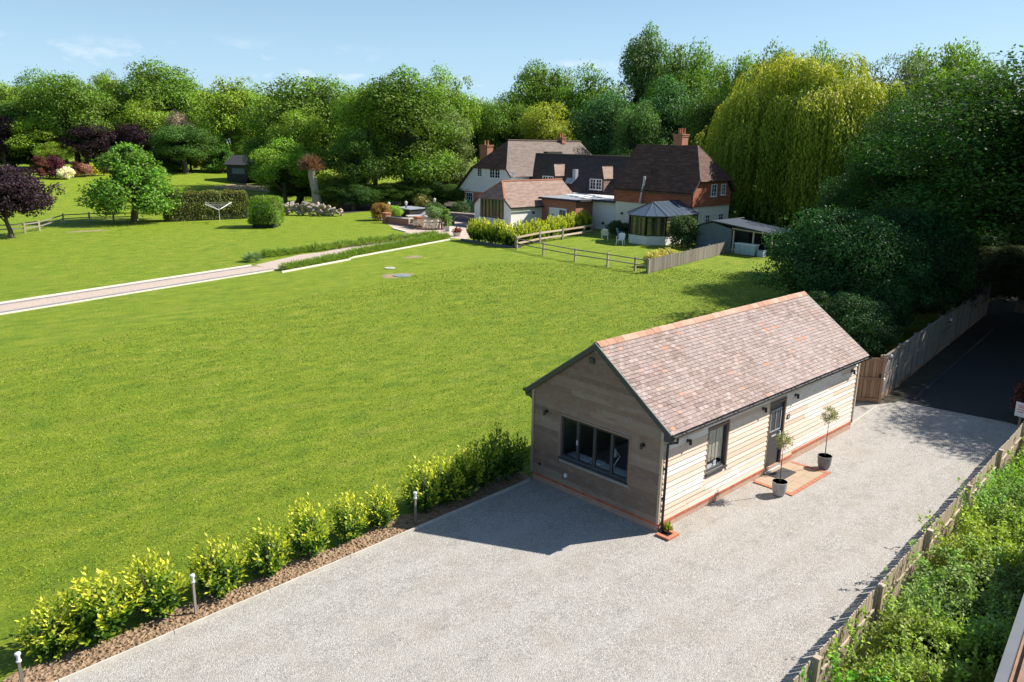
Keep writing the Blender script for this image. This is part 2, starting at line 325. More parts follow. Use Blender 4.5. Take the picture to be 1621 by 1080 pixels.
# ------------------------------------------------------------------ mesh building
OFF = {}
rng = random.Random(7)
class MB:
    def __init__(s): s.v = []; s.f = []; s.m = []; s.r = []; s.g = []
    def face(s, pts, mi=0, r=None, g=0.):
        b = len(s.v); s.v += [tuple(p) for p in pts]; s.f.append(tuple(range(b, b+len(pts)))); s.m.append(mi); s.r.append(rng.random() if r is None else r); s.g.append(g); return s
    def hexa(s, P, mi=0, r=None, g=0.):       # 8 points: bottom 4 then top 4, ccw from above
        r = rng.random() if r is None else r
        b = len(s.v); s.v += [tuple(p) for p in P]
        for q in ((0, 3, 2, 1), (4, 5, 6, 7), (0, 1, 5, 4), (1, 2, 6, 5), (2, 3, 7, 6), (3, 0, 4, 7)):
            s.f.append(tuple(b+i for i in q)); s.m.append(mi); s.r.append(r); s.g.append(g)
        return s
    def box(s, x0, x1, y0, y1, z0, z1, mi=0, r=None, g=0., M=None):
        x0, x1 = min(x0, x1), max(x0, x1); y0, y1 = min(y0, y1), max(y0, y1)
        P = [Vector(p) for p in ((x0, y0, z0), (x1, y0, z0), (x1, y1, z0), (x0, y1, z0), (x0, y0, z1), (x1, y0, z1), (x1, y1, z1), (x0, y1, z1))]
        if M is not None: P = [M @ p for p in P]
        return s.hexa(P, mi, r, g)
    def bar(s, a, b, w, h, mi=0, r=None, g=0.):      # box section along a line
        a, b = Vector(a), Vector(b); d = (b-a); l = d.length; q = d.to_track_quat('X', 'Z').to_matrix().to_4x4(); M = Matrix.Translation(a) @ q
        return s.box(0, l, -w/2, w/2, -h/2, h/2, mi, r, g, M)
    def tube(s, pts, rad, n=8, mi=0, r=None, caps=True):
        pts = [Vector(p) for p in pts]; r = rng.random() if r is None else r
        if not hasattr(rad, '__len__'): rad = [rad]*len(pts)
        b = len(s.v)
        for i, p in enumerate(pts):
            d = (pts[min(i+1, len(pts)-1)]-pts[max(i-1, 0)]).normalized()
            a = d.orthogonal().normalized() if abs(d.z) < .9 else Vector((1, 0, 0)); a = (a-d*a.dot(d)).normalized(); c = d.cross(a)
            for k in range(n):
                t = 2*math.pi*k/n; s.v.append(tuple(p+(a*math.cos(t)+c*math.sin(t))*rad[i]))
        for i in range(len(pts)-1):
            for k in range(n):
                s.f.append((b+i*n+k, b+i*n+(k+1) % n, b+(i+1)*n+(k+1) % n, b+(i+1)*n+k)); s.m.append(mi); s.r.append(r); s.g.append(0)
        if caps:
            s.f.append(tuple(b+k for k in range(n))[::-1]); s.f.append(tuple(b+(len(pts)-1)*n+k for k in range(n)))
            s.m += [mi, mi]; s.r += [r, r]; s.g += [0, 0]
        return s
    def lathe(s, prof, c=(0, 0, 0), n=24, mi=0, r=.5):
        c = Vector(c); return s.tube([c+Vector((0, 0, z)) for _, z in prof], [q for q, _ in prof], n, mi, r)
    def slab(s, pts, t, mi=0, r=None, edge=None):    # polygon thickened away from its normal
        pts = [Vector(p) for p in pts]; n = Vector((0, 0, 0))
        for i in range(len(pts)):
            a, b_ = pts[i], pts[(i+1) % len(pts)]; n += a.cross(b_)
        n.normalize(); lo = [p-n*t for p in pts]; r = rng.random() if r is None else r
        s.face(pts, mi, r); s.face(lo[::-1], mi, r)
        for i in range(len(pts)):
            j = (i+1) % len(pts); s.face((lo[i], lo[j], pts[j], pts[i]), mi if edge is None else edge, r)
        return s
    def prism(s, xy, z0, z1, mi=0, r=None):
        return s.slab([(x, y, z1) for x, y in xy], z1-z0, mi, r)
    def build(s, name, mats, parent=None, smooth=False, origin=None):
        o_ = Vector(OFF.get(parent.name, (0, 0, 0))) if parent else Vector(origin or (0, 0, 0))
        me = bpy.data.meshes.new(name); me.from_pydata([(x-o_[0], y-o_[1], z-o_[2]) for x, y, z in s.v], [], s.f)
        for mm in (mats if isinstance(mats, (list, tuple)) else [mats]): me.materials.append(MATS[mm])
        me.polygons.foreach_set('material_index', s.m)
        for nm, dat in (('rnd', s.r), ('grp', s.g)):
            a = me.attributes.new(nm, 'FLOAT', 'FACE'); a.data.foreach_set('value', dat)
        if smooth: me.polygons.foreach_set('use_smooth', [True]*len(s.f))
        me.update(); o = bpy.data.objects.new(name, me); sc.collection.objects.link(o)
        if parent: o.parent = parent; OFF[o.name] = tuple(o_)
        elif origin: o.location = origin
        return o
def tag(o, label=None, cat=None, group=None, kind=None):
    for k, v in (('label', label), ('category', cat), ('group', group), ('kind', kind)):
        if v: o[k] = v
    return o
def thing(name, label, cat, loc=(0, 0, 0), group=None):
    o = bpy.data.objects.new(name, None); sc.collection.objects.link(o); o.location = loc; o.empty_display_size = .3
    OFF[o.name] = tuple(loc); return tag(o, label, cat, group)
def dup(o, parent=None):
    c = o.copy(); sc.collection.objects.link(c)
    if parent: c.parent = parent
    for ch in o.children: dup(ch, c)
    return c
def struct(o): o['kind'] = 'structure'; return o
# ------------------------------------------------------------------ foliage
def leafmesh(name, P, D, N, size, asp, rnd, grp, mat_='leaf', fold=.0):
    n = len(P); D = D/np.linalg.norm(D, axis=1, keepdims=True)
    S = np.cross(D, N); S /= (np.linalg.norm(S, axis=1, keepdims=True)+1e-9); U = np.cross(S, D)
    sz = np.asarray(size).reshape(-1, 1)*np.ones((n, 1)); w = sz*asp*.5
    V = np.stack([P, P+D*sz*.45+S*w+U*w*fold, P+D*sz, P+D*sz*.45-S*w+U*w*fold], 1).reshape(-1, 3)
    me = bpy.data.meshes.new(name); me.vertices.add(4*n); me.vertices.foreach_set('co', V.astype(np.float32).ravel())
    me.loops.add(4*n); me.loops.foreach_set('vertex_index', np.arange(4*n, dtype=np.int32)); me.polygons.add(n)
    me.polygons.foreach_set('loop_start', np.arange(0, 4*n, 4, dtype=np.int32))
    try: me.polygons.foreach_set('loop_total', np.full(n, 4, dtype=np.int32))
    except Exception: pass
    for nm, d in (('rnd', rnd), ('grp', grp)):
        a = me.attributes.new(nm, 'FLOAT', 'FACE'); a.data.foreach_set('value', np.clip(d, 0, 1).astype(np.float32))
    me.materials.append(MATS[mat_]); me.update(calc_edges=True); return me
def unit(r, n):
    v = r.normal(size=(n, 3)); return v/np.linalg.norm(v, axis=1, keepdims=True)
def link(name, me, parent=None, color=None):
    o = bpy.data.objects.new(name, me); sc.collection.objects.link(o)
    if parent: o.parent = parent
    if color: o.color = (*color, 1)
    return o
def crown_mesh(seed, Rr=6., z0=1.2, z1=14., nl=85, per=190, leaf=.36, lob=(.2, .34), asp=.62, shape='oak', flat=0., mat_='leaf', up_=.35):
    r = np.random.default_rng(seed); C, LR, GV = [], [], []
    H = z1-z0; zc = z0+H*.5
    for i in range(nl):
        d = unit(r, 1)[0]
        if d[2] < -.75: d[2] *= -.5
        k = r.uniform(.5, .95)**.6; out_ = r.uniform() < .16; k = k*(r.uniform(1.08, 1.22) if out_ else 1)
        if shape == 'cone': 
            h = r.uniform(0, 1)**1.15; rad = (1-h)**.8*r.uniform(.5, .95); a = r.uniform(0, 6.283); c = np.array([math.cos(a)*rad*Rr, math.sin(a)*rad*Rr, z0+H*(.04+.92*h)]); lr = Rr*r.uniform(*lob)*(1-.55*h)
        elif shape == 'dome':
            h = r.uniform(0, 1)**1.1; rad = (1-h**1.7)**.62*r.uniform(.6, .92)*min(1, .72+h*1.6); a = r.uniform(0, 6.283); c = np.array([math.cos(a)*rad*Rr, math.sin(a)*rad*Rr, z0+H*(.06+.9*h)]); lr = Rr*r.uniform(*lob)*(1-.45*h)
        elif shape == 'egg':
            h = d[2]*.5+.5; w = (math.sin(math.pi*min(1, h*.78+.14)))**.7; a = math.atan2(d[1], d[0]); c = np.array([math.cos(a)*w*Rr*.8*k, math.sin(a)*w*Rr*.8*k, z0+H*(.06+.88*h)]); lr = Rr*r.uniform(*lob)
        else:
            c = np.array([d[0]*Rr*.80*k, d[1]*Rr*.80*k, zc+d[2]*H*.42*k]); lr = Rr*r.uniform(*lob)*(.6 if out_ else 1)
        C.append(c); LR.append(lr); GV.append(r.uniform())
    Ps, Ds, Ns, Rn, Gn, Sz = [], [], [], [], [], []
    cc = np.array([0, 0, zc])
    for c, lr, g in zip(C, LR, GV):
        m = int(per*(lr/(Rr*.27))**2); n = unit(r, m); o = (c-cc)/np.linalg.norm(c-cc+1e-6)
        keep = (n@o > -.35) | (n[:, 2] > .3); n = n[keep]; m = len(n)
        # bumpy lobe: small sprays on its surface
        ph = np.sin(n[:, 0]*7+c[0]*3)*np.cos(n[:, 1]*8+c[1])*np.sin(n[:, 2]*6+c[2]*2)
        rad = lr*(.76+.26*ph+.34*r.uniform(-1, 1, m)**3+.12*r.uniform(size=m))
        p = c+n*rad[:, None]*np.array([1, 1, .8 if flat == 0 else flat])
        N_ = n*1.1+unit(r, m)*.42+np.array([0, 0, up_]); D_ = unit(r, m)+np.array([0, 0, -.25])+n*.4
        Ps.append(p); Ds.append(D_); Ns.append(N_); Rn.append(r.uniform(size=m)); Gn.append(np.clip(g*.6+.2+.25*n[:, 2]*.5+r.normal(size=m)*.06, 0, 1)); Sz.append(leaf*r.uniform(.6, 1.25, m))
    m = int(nl*per*.22); n = unit(r, m); q = r.uniform(.15, 1, (m, 1))**.5; f = np.array(C)[r.integers(0, nl, m)]*np.array([.72, .72, 1])+np.array([0, 0, -H*.02])
    p = f*q+(1-q)*cc+n*Rr*.09; Ps.append(p); Ds.append(unit(r, m)); Ns.append(n+np.array([0, 0, .3])); Rn.append(r.uniform(0, .6, m)); Gn.append(r.uniform(.1, .5, m)); Sz.append(leaf*r.uniform(1.1, 1.9, m))
    return leafmesh('foliage', np.concatenate(Ps), np.concatenate(Ds), np.concatenate(Ns), np.concatenate(Sz), asp, np.concatenate(Rn), np.concatenate(Gn), mat_, .3), C
def core_mesh(seed, Rr, z0, z1, k=.62):  # opaque dark blob added inside a crown to block light and darken gaps
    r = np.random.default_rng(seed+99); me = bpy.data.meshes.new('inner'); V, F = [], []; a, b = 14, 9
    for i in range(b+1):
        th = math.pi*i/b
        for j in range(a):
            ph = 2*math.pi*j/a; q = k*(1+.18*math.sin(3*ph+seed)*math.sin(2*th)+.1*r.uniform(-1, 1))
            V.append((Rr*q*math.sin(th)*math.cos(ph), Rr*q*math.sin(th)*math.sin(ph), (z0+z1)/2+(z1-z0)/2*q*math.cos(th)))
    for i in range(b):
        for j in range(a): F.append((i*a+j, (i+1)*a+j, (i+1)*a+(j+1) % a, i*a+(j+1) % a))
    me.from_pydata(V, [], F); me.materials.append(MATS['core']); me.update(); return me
def trunk_mb(seed, C, z1, r0=.38, n=11, lean=.4):
    r = random.Random(seed); mb = MB(); top = Vector((r.uniform(-lean, lean), r.uniform(-lean, lean), z1*.72))
    pts = [Vector((0, 0, -.2)), Vector((0, 0, .5))+top*.02, top*.3+Vector((r.uniform(-.2, .2), 0, 0)), top*.6, top]
    mb.tube(pts, [r0*1.5, r0, r0*.8, r0*.5, r0*.12], 9)
    for c in r.sample([Vector(c) for c in C], min(n, len(C))):
        s = top*r.uniform(.22, .7); m = s.lerp(c, .5)+Vector((0, 0, r.uniform(.1, .6)))
        mb.tube([s, m, c], [r0*.4, r0*.24, r0*.06], 6)
    return mb
PROTO = {}
def proto(key, seed, Rr=6., z0=1.2, z1=14., core=.6, bk='bark', r0=.38, **k):
    me, C = crown_mesh(seed, Rr, z0, z1, **k); tb = trunk_mb(seed, C, z1, r0)
    to = tb.build('trunk', bk); tm = to.data; bpy.data.objects.remove(to)
    n_ = len(me.vertices); co = np.empty(n_*3, dtype=np.float32); me.vertices.foreach_get('co', co); co = co.reshape(-1, 3)
    Ra, Za = float(np.percentile(np.hypot(co[:, 0], co[:, 1]), 99)), float(np.percentile(co[:, 2], 99.7))
    PROTO[key] = (me, tm, core_mesh(seed, Ra*.85, z0, Za*.93, core*.62) if core else None, Ra, Za)
NTREE = [0]
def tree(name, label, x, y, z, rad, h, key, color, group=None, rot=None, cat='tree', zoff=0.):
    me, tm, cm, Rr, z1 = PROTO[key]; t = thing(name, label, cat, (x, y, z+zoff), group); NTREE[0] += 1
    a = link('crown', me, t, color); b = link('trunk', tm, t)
    if cm: c = link('dark_core', cm, a)
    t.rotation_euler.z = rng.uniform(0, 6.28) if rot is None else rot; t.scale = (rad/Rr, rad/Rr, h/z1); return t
def tree_px(name, label, u, vt, dist, hw, key, color, group=None, rot=None, sink=0., cat='tree'):
    p = PD(u, vt, dist); g = gz(p.y); h = p.z-g+sink
    return tree(name, label, p.x, p.y, g-.05, 1.08*hw*dist/FPX, h, key, color, group, rot, cat, -sink)
for i in range(4): proto('oak%d' % i, 11+i, nl=64+6*i, per=430, leaf=.27, lob=(.15, .33), core=.6)
proto('light', 21, nl=80, per=230, leaf=.28, lob=(.13, .25), core=.3, r0=.3, z0=3.5)
proto('tall', 22, Rr=5., z0=1., z1=17., nl=85, per=380, leaf=.26, shape='egg', lob=(.16, .36))
proto('cone', 23, Rr=4.4, z0=.4, z1=14., nl=130, per=150, leaf=.34, shape='cone', core=.45)
proto('cedar', 24, Rr=6., z0=2.5, z1=15., nl=120, per=190, leaf=.26, lob=(.16, .26), flat=.33, core=.45, asp=.4)
proto('shrub', 25, Rr=1.5, z0=.05, z1=2.4, nl=60, per=90, leaf=.17, core=.7, r0=.06)
proto('shrub2', 26, Rr=1.5, z0=.0, z1=2.4, nl=75, per=80, leaf=.15, core=.7, r0=.06, shape='egg')
proto('plum', 27, Rr=3.6, z0=.9, z1=6.6, nl=130, per=220, leaf=.20, lob=(.14, .26), core=.5, r0=.16, flat=.6)
proto('maple', 28, Rr=3.3, z0=.7, z1=7.5, nl=125, per=230, leaf=.21, lob=(.16, .29), core=.62, r0=.17, shape='dome')
proto('near', 29, Rr=5., z0=.4, z1=8., nl=170, per=650, leaf=.15, lob=(.13, .26), core=.62, flat=.55)
proto('near2', 30, Rr=6., z0=1.5, z1=15., nl=190, per=900, leaf=.13, lob=(.13, .25), core=.6, flat=.55)
proto('column', 31, Rr=1.2, z0=.0, z1=5., nl=60, per=80, leaf=.17, shape='egg', core=.7, r0=.07)
# willow
def willow_mesh(seed=8, Rr=9.5, H=19.5):
    r = np.random.default_rng(seed); Ps, Ds, Rn, Gn, Sz = [], [], [], [], []
    lobes = [(r.uniform(0, 6.283), r.uniform(0, 1)**.42, r.uniform(.86, 1.06)) for _ in range(86)]
    for (a, q, k) in lobes:
        cx, cy = math.cos(a)*q*Rr*.88, math.sin(a)*q*Rr*.88
        ztop = H*(.44+.53*math.sqrt(max(0, 1-(q*.93)**2)))*k; ztop = min(ztop, H*.985); g = r.uniform(.05, .95); lr = r.uniform(.9, 2.2)
        for s in range(74):
            b = r.uniform(0, 6.283); d = lr*math.sqrt(r.uniform()); x, y = cx+math.cos(b)*d, cy+math.sin(b)*d
            z = ztop-(d/lr)**2*lr*.8+r.uniform(-.3, .3); ln = r.uniform(2.2, 5.5)*(1+1.0*(q > .5)); ln = min(ln, z-.8); ln = z-r.uniform(.6, 3.2) if (q > .45 and r.uniform() < .4) else ln
            m = int(ln/.25); tt = np.arange(m)*.25+r.uniform(0, .25)
            outx, outy = math.cos(b)*.5+math.cos(a)*.35, math.sin(b)*.5+math.sin(a)*.35; fl = 1-np.exp(-tt*.9)
            P = np.stack([x+outx*fl+r.normal(size=m)*.07, y+outy*fl+r.normal(size=m)*.07, z+.5*fl-tt], 1)
            D = np.stack([outx*np.exp(-tt)+r.normal(size=m)*.35, outy*np.exp(-tt)+r.normal(size=m)*.35, -np.ones(m)*(.35+fl)], 1)
            Ps.append(P); Ds.append(D); Rn.append(r.uniform(size=m)); Gn.append(np.clip(.95-.5*(1-math.exp(-0))-.0-.55*(1-np.exp(-tt*.45))+(g-.5)*.55+(ztop/H-.75)*.5+r.normal(size=m)*.06, 0, 1)); Sz.append(.36*r.uniform(.6, 1.3, m))
    P = np.concatenate(Ps); n = len(P); N = unit(r, n)+np.stack([P[:, 0]/Rr, P[:, 1]/Rr, np.full(n, .5)], 1)
    return leafmesh('foliage', P, np.concatenate(Ds), N, np.concatenate(Sz), .34, np.concatenate(Rn), np.concatenate(Gn), 'leaf_willow', .2)
wm = willow_mesh(); wt = trunk_mb(5, [(math.cos(a)*5, math.sin(a)*5, 12+2*math.sin(a*3)) for a in np.arange(0, 6.28, .5)], 19.5, .6, 12, .8)
to = wt.build('trunk', 'bark'); PROTO['willow'] = (wm, to.data, core_mesh(5, 9.5, 2., 19.5, .60), 9.5, 19.5); bpy.data.objects.remove(to)
# laurel-like shrub: upright shoots with whorled leaves
def laurel_mesh(seed, Rr=.42, H=1.0, shoots=92, leaf=.112, newness=.8):
    r = np.random.default_rng(seed); Ps, Ds, Rn, Gn, Sz, Ns = [], [], [], [], [], []
    for s in range(shoots):
        a = r.uniform(0, 6.283); q = math.sqrt(r.uniform()); 
        tip = np.array([math.cos(a)*q*Rr, math.sin(a)*q*Rr, H*(1.02-.42*q*q)*r.uniform(.8, 1.1)])
        if r.uniform() < .42: tip = np.array([math.cos(a)*Rr*r.uniform(.8, 1.08), math.sin(a)*Rr*r.uniform(.8, 1.08), H*r.uniform(.18, .65)])
        base = np.array([tip[0]*.35, tip[1]*.35, tip[2]*.25]); L_ = np.linalg.norm(tip-base); ax = (tip-base)/L_
        m = int(L_/.034); g0 = r.uniform(.2, 1)*newness
        for k in range(m):
            f = k/m; p = base+(tip-base)*f; th = k*2.4+r.uniform(-.3, .3); e1 = np.cross(ax, [0.3, .2, 1.]); e1 /= np.linalg.norm(e1); e2 = np.cross(ax, e1)
            o = e1*math.cos(th)+e2*math.sin(th); D = o*(1.0-.35*f)+ax*(.35+.6*f)+r.normal(size=3)*.15
            Ps.append(p); Ds.append(D); Ns.append(ax*1.0-o*.5+r.normal(size=3)*.25); Sz.append(leaf*r.uniform(.65, 1.15)*(1.05-.3*f)); Rn.append(r.uniform()); Gn.append(np.clip(f**2.2*.8*(newness+.3)+g0*.55*p[2]/H+.04*r.normal(), 0, 1))
    return leafmesh('foliage', np.array(Ps), np.array(Ds), np.array(Ns), np.array(Sz), .42, np.array(Rn), np.array(Gn), 'leaf_laurel', .25)
LAUR = [laurel_mesh(40+i) for i in range(4)]
LAURD = [laurel_mesh(50+i, newness=.28, shoots=80) for i in range(2)]
LAURB = [laurel_mesh(60+i, Rr=.75, H=1.9, shoots=60, leaf=.26, newness=.75) for i in range(3)]
def stems_mesh(seed, H, Rr):
    r = random.Random(seed); mb = MB()
    for i in range(5):
        a = r.uniform(0, 6.28); mb.tube([(0, 0, -.05), (math.cos(a)*Rr*.25, math.sin(a)*Rr*.25, H*.4), (math.cos(a)*Rr*.45, math.sin(a)*Rr*.45, H*.8)], [.012*H, .009*H, .004*H], 5)
    o = mb.build('stem', 'bark'); m = o.data; bpy.data.objects.remove(o); return m
STEM = stems_mesh(3, 1.0, .42); STEMB = stems_mesh(4, 1.9, .75)
def laurel(label, x, y, sx, sz, me, st, group, z=0.):
    t = thing('laurel_shrub', label, 'shrub', (x, y, z), group); t.scale = (sx, sx, sz); t.rotation_euler.z = rng.uniform(0, 6.28)
    link('foliage', me, t); link('stem', st, t); return t
def tuft_mesh(seed, Rr=.5, H=.6, n=420, size=.3, asp=.12):
    r = np.random.default_rng(seed); d = unit(r, n); d[:, 2] = np.abs(d[:, 2])+.25; d /= np.linalg.norm(d, axis=1, keepdims=True)
    k = r.uniform(.25, .75, (n, 1)); P = d*k*np.array([Rr, Rr, H]); return leafmesh('foliage', P, d+unit(r, n)*.25, unit(r, n), size*r.uniform(.7, 1.2, n), asp, r.uniform(size=n), r.uniform(.3, .7, n), 'leaf', .1)
TUFT = [tuft_mesh(i) for i in range(3)]
def mass(seed, n, f, leaf, asp=.6, mat_='leaf', fold=.3):
    """leaves over a surface: f(rng,n)->P,N,grp"""
    r = np.random.default_rng(seed); P, N, g = f(r, n); D = unit(r, len(P))+N*.35+np.array([0, 0, -.1])
    return leafmesh('foliage', P, D, N*.9+unit(r, len(P))*.6, leaf*r.uniform(.6, 1.25, len(P)), asp, r.uniform(size=len(P)), g, mat_, fold)

# ================================================================== SETTING
def sheet(name, xy, z, m):
    mb = MB(); mb.face([(x, y, z) for x, y in xy]); return struct(mb.build(name, m))
mb = MB(); ys = [-400, -60, 0, 60, 92]+[92+3*i for i in range(1, 17)]+[200, 700]
for i in range(len(ys)-1):
    mb.face([(-500, ys[i], gz(ys[i])), (700, ys[i], gz(ys[i])), (700, ys[i+1], gz(ys[i+1])), (-500, ys[i+1], gz(ys[i+1]))])
g = mb.build('ground', 'lawn', smooth=True); struct(g)
FH = 1.36; fpa, fpb = G(1280, 1050, FH), G(1575, 720, FH); fpk = (fpb.y-fpa.y)/(fpb.x-fpa.x)
FY = lambda x: fpa.y+(x-fpa.x)*fpk                  # line of the paling fence
EY = lambda x: 4.37+(x+.12)*.0455                    # line of the timber edge by the laurels
sheet('gravel_drive', [(-26, -7.4), (16.2, FY(16.2)), (16.43, -3.49), (15.92, 0.02), (15.3, .6), (13.4, 3.6), (11, 4.5), (-.12, 4.4), (-26, EY(-26))], .004, 'gravel')
sheet('asphalt_drive', [(16.43, -3.49), (26, -3.9), (44, -1.5), (64, 3), (64, 10), (46, 4.2), (15.92, .02)], .004, 'asphalt')
mb = MB(); n = 60
for i in range(n):
    x0, x1 = -17+i*17/n, -17+(i+1)*17/n
    w0, w1 = [.78+.1*math.sin(x*2.3)+.06*math.sin(x*7) for x in (x0, x1)]
    mb.face([(x0, EY(x0)+.03, .012), (x1, EY(x1)+.03, .012), (x1, EY(x1)+w1, .012), (x0, EY(x0)+w0, .012)])
    # crumbly clods
r = random.Random(2)
for i in range(700):
    x = r.uniform(-15, -.3); y = EY(x)+.06+r.uniform(0, .7); s = r.uniform(.008, .032)
    mb.box(-s, s, -s*.8, s*.8, -s*.6, s*.7, M=Matrix.Translation((x, y, .015)) @ Matrix.Rotation(r.uniform(0, 3), 4, Vector((r.random(), r.random(), r.random())).normalized()))
struct(mb.build('planting_bed', 'soil'))
mb = MB()
for i in range(8):
    x0, x1 = -17+i*2.1, -17+(i+1)*2.1-.015; mb.bar((x0, EY(x0), .035), (x1, EY(x1), .035), .045, .09)
tag(mb.build('timber_edging', 'edge_pale'), 'long pale timber board edging between the gravel and the laurel bed', 'edging')
mb = MB(); mb.bar((11.62, .12, .03), (14.5, .33, .03), .05, .08)
tag(mb.build('timber_edging', 'edge_pale'), 'short pale edging strip running from the studio corner to the side gate', 'edging')
mb = MB(); mb.bar((16.5, -.32, .03), (33, 1.6, .03), .12, .1)
tag(mb.build('kerb', 'felt'), 'low kerb along the foot of the shaded drive fence', 'kerb')
# grass blades standing in the nearer lawn
_r = np.random.default_rng(77); _n = 330000; _d = 12+52*_r.uniform(size=_n)**1.25; _a = YAW+_r.uniform(-.66, .62, _n)
_x, _y = CAM[0]+_d*np.cos(_a), CAM[1]+_d*np.sin(_a)
_k = (_y > np.where(_x < -.1, EY(_x)+.72+.1*np.sin(_x*2.3)+.06*np.sin(_x*7), 4.62)) & ((_x < 11) | (_y > 6.5)) & (_x < 40) & (_y < 31+.22*_x) & (_y-.22*_x < 34-6*_r.uniform(size=_n)**2)
_x, _y, _d = _x[_k], _y[_k], _d[_k]; _n = len(_x); _P = np.stack([_x, _y, np.zeros(_n)], 1)
def _vn(x, y, sc_, sd_):       # smooth value noise
    g_ = np.random.default_rng(sd_).uniform(size=(256, 256)); x = x*sc_+500; y = y*sc_+500; i_ = np.floor(x).astype(int); j_ = np.floor(y).astype(int); a_ = x-i_; b_ = y-j_; a_ = a_*a_*(3-2*a_); b_ = b_*b_*(3-2*b_)
    q_ = lambda u_, v_: g_[u_ % 256, v_ % 256]
    return (q_(i_, j_)*(1-a_)+q_(i_+1, j_)*a_)*(1-b_)+(q_(i_, j_+1)*(1-a_)+q_(i_+1, j_+1)*a_)*b_
_clump = .26*_vn(_x, _y, .18, 1)+.34*_vn(_x+.3*_y, _y*1.6, .6, 2)+.42*_vn(_x, _y*1.4, 1.9, 3)+.3*_vn(_x, _y, 5., 4); _clump = np.clip((_clump-.66)*1.35+.47+_r.normal(size=_n)*.13, 0, 1)
_D = _r.normal(size=(_n, 3))*1.0+np.array([.25, .1, .5]); _D[:, 2] = np.abs(_D[:, 2])
_g = link('grass', leafmesh('grass', _P, _D, unit(_r, _n), (.030+.0011*_d)*_r.uniform(.6, 1.3, _n), .32, _r.uniform(size=_n), _clump, 'grass_blade', .0)); _g['kind'] = 'stuff'; tag(_g, 'short grass blades of the mown lawn')
sheet('drive_verge', [(14.9, .45), (15.9, .03), (30, .9), (46, 4.2), (46, 4.9), (30, 2.35), (15.1, .62)], .006, 'dark_soil_and_shade')
sheet('shaded_verge', [(16.3, FY(16.2)), (30, -8), (44, -6), (44, -1.6), (26, -4.0), (16.5, -3.5)], .003, 'dark_soil_and_shade')
sheet('wood_edge_shade', [tuple(G(530, 339))[:2], tuple(G(640, 330))[:2], tuple(G(682, 331))[:2], (66, 80), (78, 91.9), (40, 91.9)], .006, 'dark_soil_and_shade')  # dark sheet added to paint the shade at the foot of the wood
# ================================================================== STUDIO
SL, SW, PZ = 11.34, 4.44, .24
SLOPE = (4.57-2.74)/(SW/2+.31)
st = thing('studio', 'timber clad garden studio with a mottled clay tiled gable roof, standing on the gravel drive', 'studio', (0, 0, 0))
def clad(name, mname, org, du, nr, length, z0, z1, pitch, holes, gable=None):
    """lapped boards along du facing nr; holes = (a0,a1,z0,z1) along the wall"""
    mb = MB(); org, du, nr = Vector(org), Vector(du), Vector(nr); z = z0; rr = random.Random(int(length*7+org.x*3+org.y*5))
    while z < z1-.01:
        zt = min(z+pitch+.02, z1)
        def lim(zz):
            if not gable or zz <= gable[0]: return 0., length
            k = (zz-gable[0])/gable[1]; return k, length-k
        a0, b0 = lim(z); a1, b1 = lim(zt)
        segs = [(a0, b0)]
        for h in holes:
            if z < h[3]-.01 and zt > h[2]+.01:
                ns = []
                for s in segs:
                    if h[1] <= s[0] or h[0] >= s[1]: ns.append(s); continue
                    if h[0] > s[0]: ns.append((s[0], h[0]))
                    if h[1] < s[1]: ns.append((h[1], s[1]))
                segs = ns
        for s in segs:
            cuts = [s[0]]
            while s[1]-cuts[-1] > 3.0: cuts.append(cuts[-1]+rr.uniform(1.1, 2.9))
            if s[1]-cuts[-1] < .35 and len(cuts) > 1: cuts.pop()
            cuts.append(s[1])
            for i in range(len(cuts)-1):
                A0, B0 = cuts[i]+.002, cuts[i+1]-.002; A1 = a1 if (gable and i == 0 and A0-.002 == a0) else A0; B1 = b1 if (gable and i == len(cuts)-2 and abs(B0+.002-b0) < 1e-6) else B0
                if A1 >= B1-.01: A1 = B1 = (A0+B0)/2; 
                w = .036+rr.uniform(-.006, .007); j = rr.uniform(-.005, .005); j2 = j+rr.uniform(-.007, .007)
                def P(a, dn, zz): p = org+du*a+nr*dn; return (p.x, p.y, zz)
                pts = [P(A0, .002, z+j), P(B0, .002, z+j2), P(B0, w, z+j2), P(A0, w, z+j), P(A1, .002, zt), P(B1, .002, zt), P(B1, .010, zt), P(A1, .010, zt)]
                if (du.cross(nr)).z < 0: pts = [pts[1], pts[0], pts[3], pts[2], pts[5], pts[4], pts[7], pts[6]]
                mb.hexa(pts, 0, rr.random())
        z += pitch
    return mb.build(name, mname, st)
WIN1 = (1.0, 3.39, 1.03, 2.25)       # front gable window: y0,y1,z0,z1
WIN2 = (2.08, 3.05, 1.0, 2.24)       # side window along x
DOOR = (5.37, 6.28, .06, 2.2)
# inner walls with openings
mb = MB(); t_ = .16
def wall_x(mb, x0, x1, yo, yi, zt, holes):
    xs = x0
    for h in sorted(holes):
        mb.box(xs, h[0], yo, yi, PZ-.04, zt); mb.box(h[0], h[1], yo, yi, PZ-.04, h[2]) if h[2] > PZ else None; mb.box(h[0], h[1], yo, yi, h[3], zt); xs = h[1]
    mb.box(xs, x1, yo, yi, PZ-.04, zt)
wall_x(mb, 0, SL, 0, t_, 2.84, [WIN2, DOOR]); mb.build('wall', 'interior', st)
mb = MB(); wall_x(mb, 0, SL, SW-t_, SW, 2.84, []); mb.build('wall', 'interior', st)
mb = MB()
mb.box(0, t_, t_, WIN1[0], PZ-.04, 2.84); mb.box(0, t_, WIN1[1], SW-t_, PZ-.04, 2.84); mb.box(0, t_, WIN1[0], WIN1[1], PZ-.04, WIN1[2]); mb.box(0, t_, WIN1[0], WIN1[1], WIN1[3], 2.84)
mb.slab([(0, t_, 2.84), (0, SW-t_, 2.84), (0, SW/2, 4.36)][::-1], t_); mb.build('wall', 'interior', st)
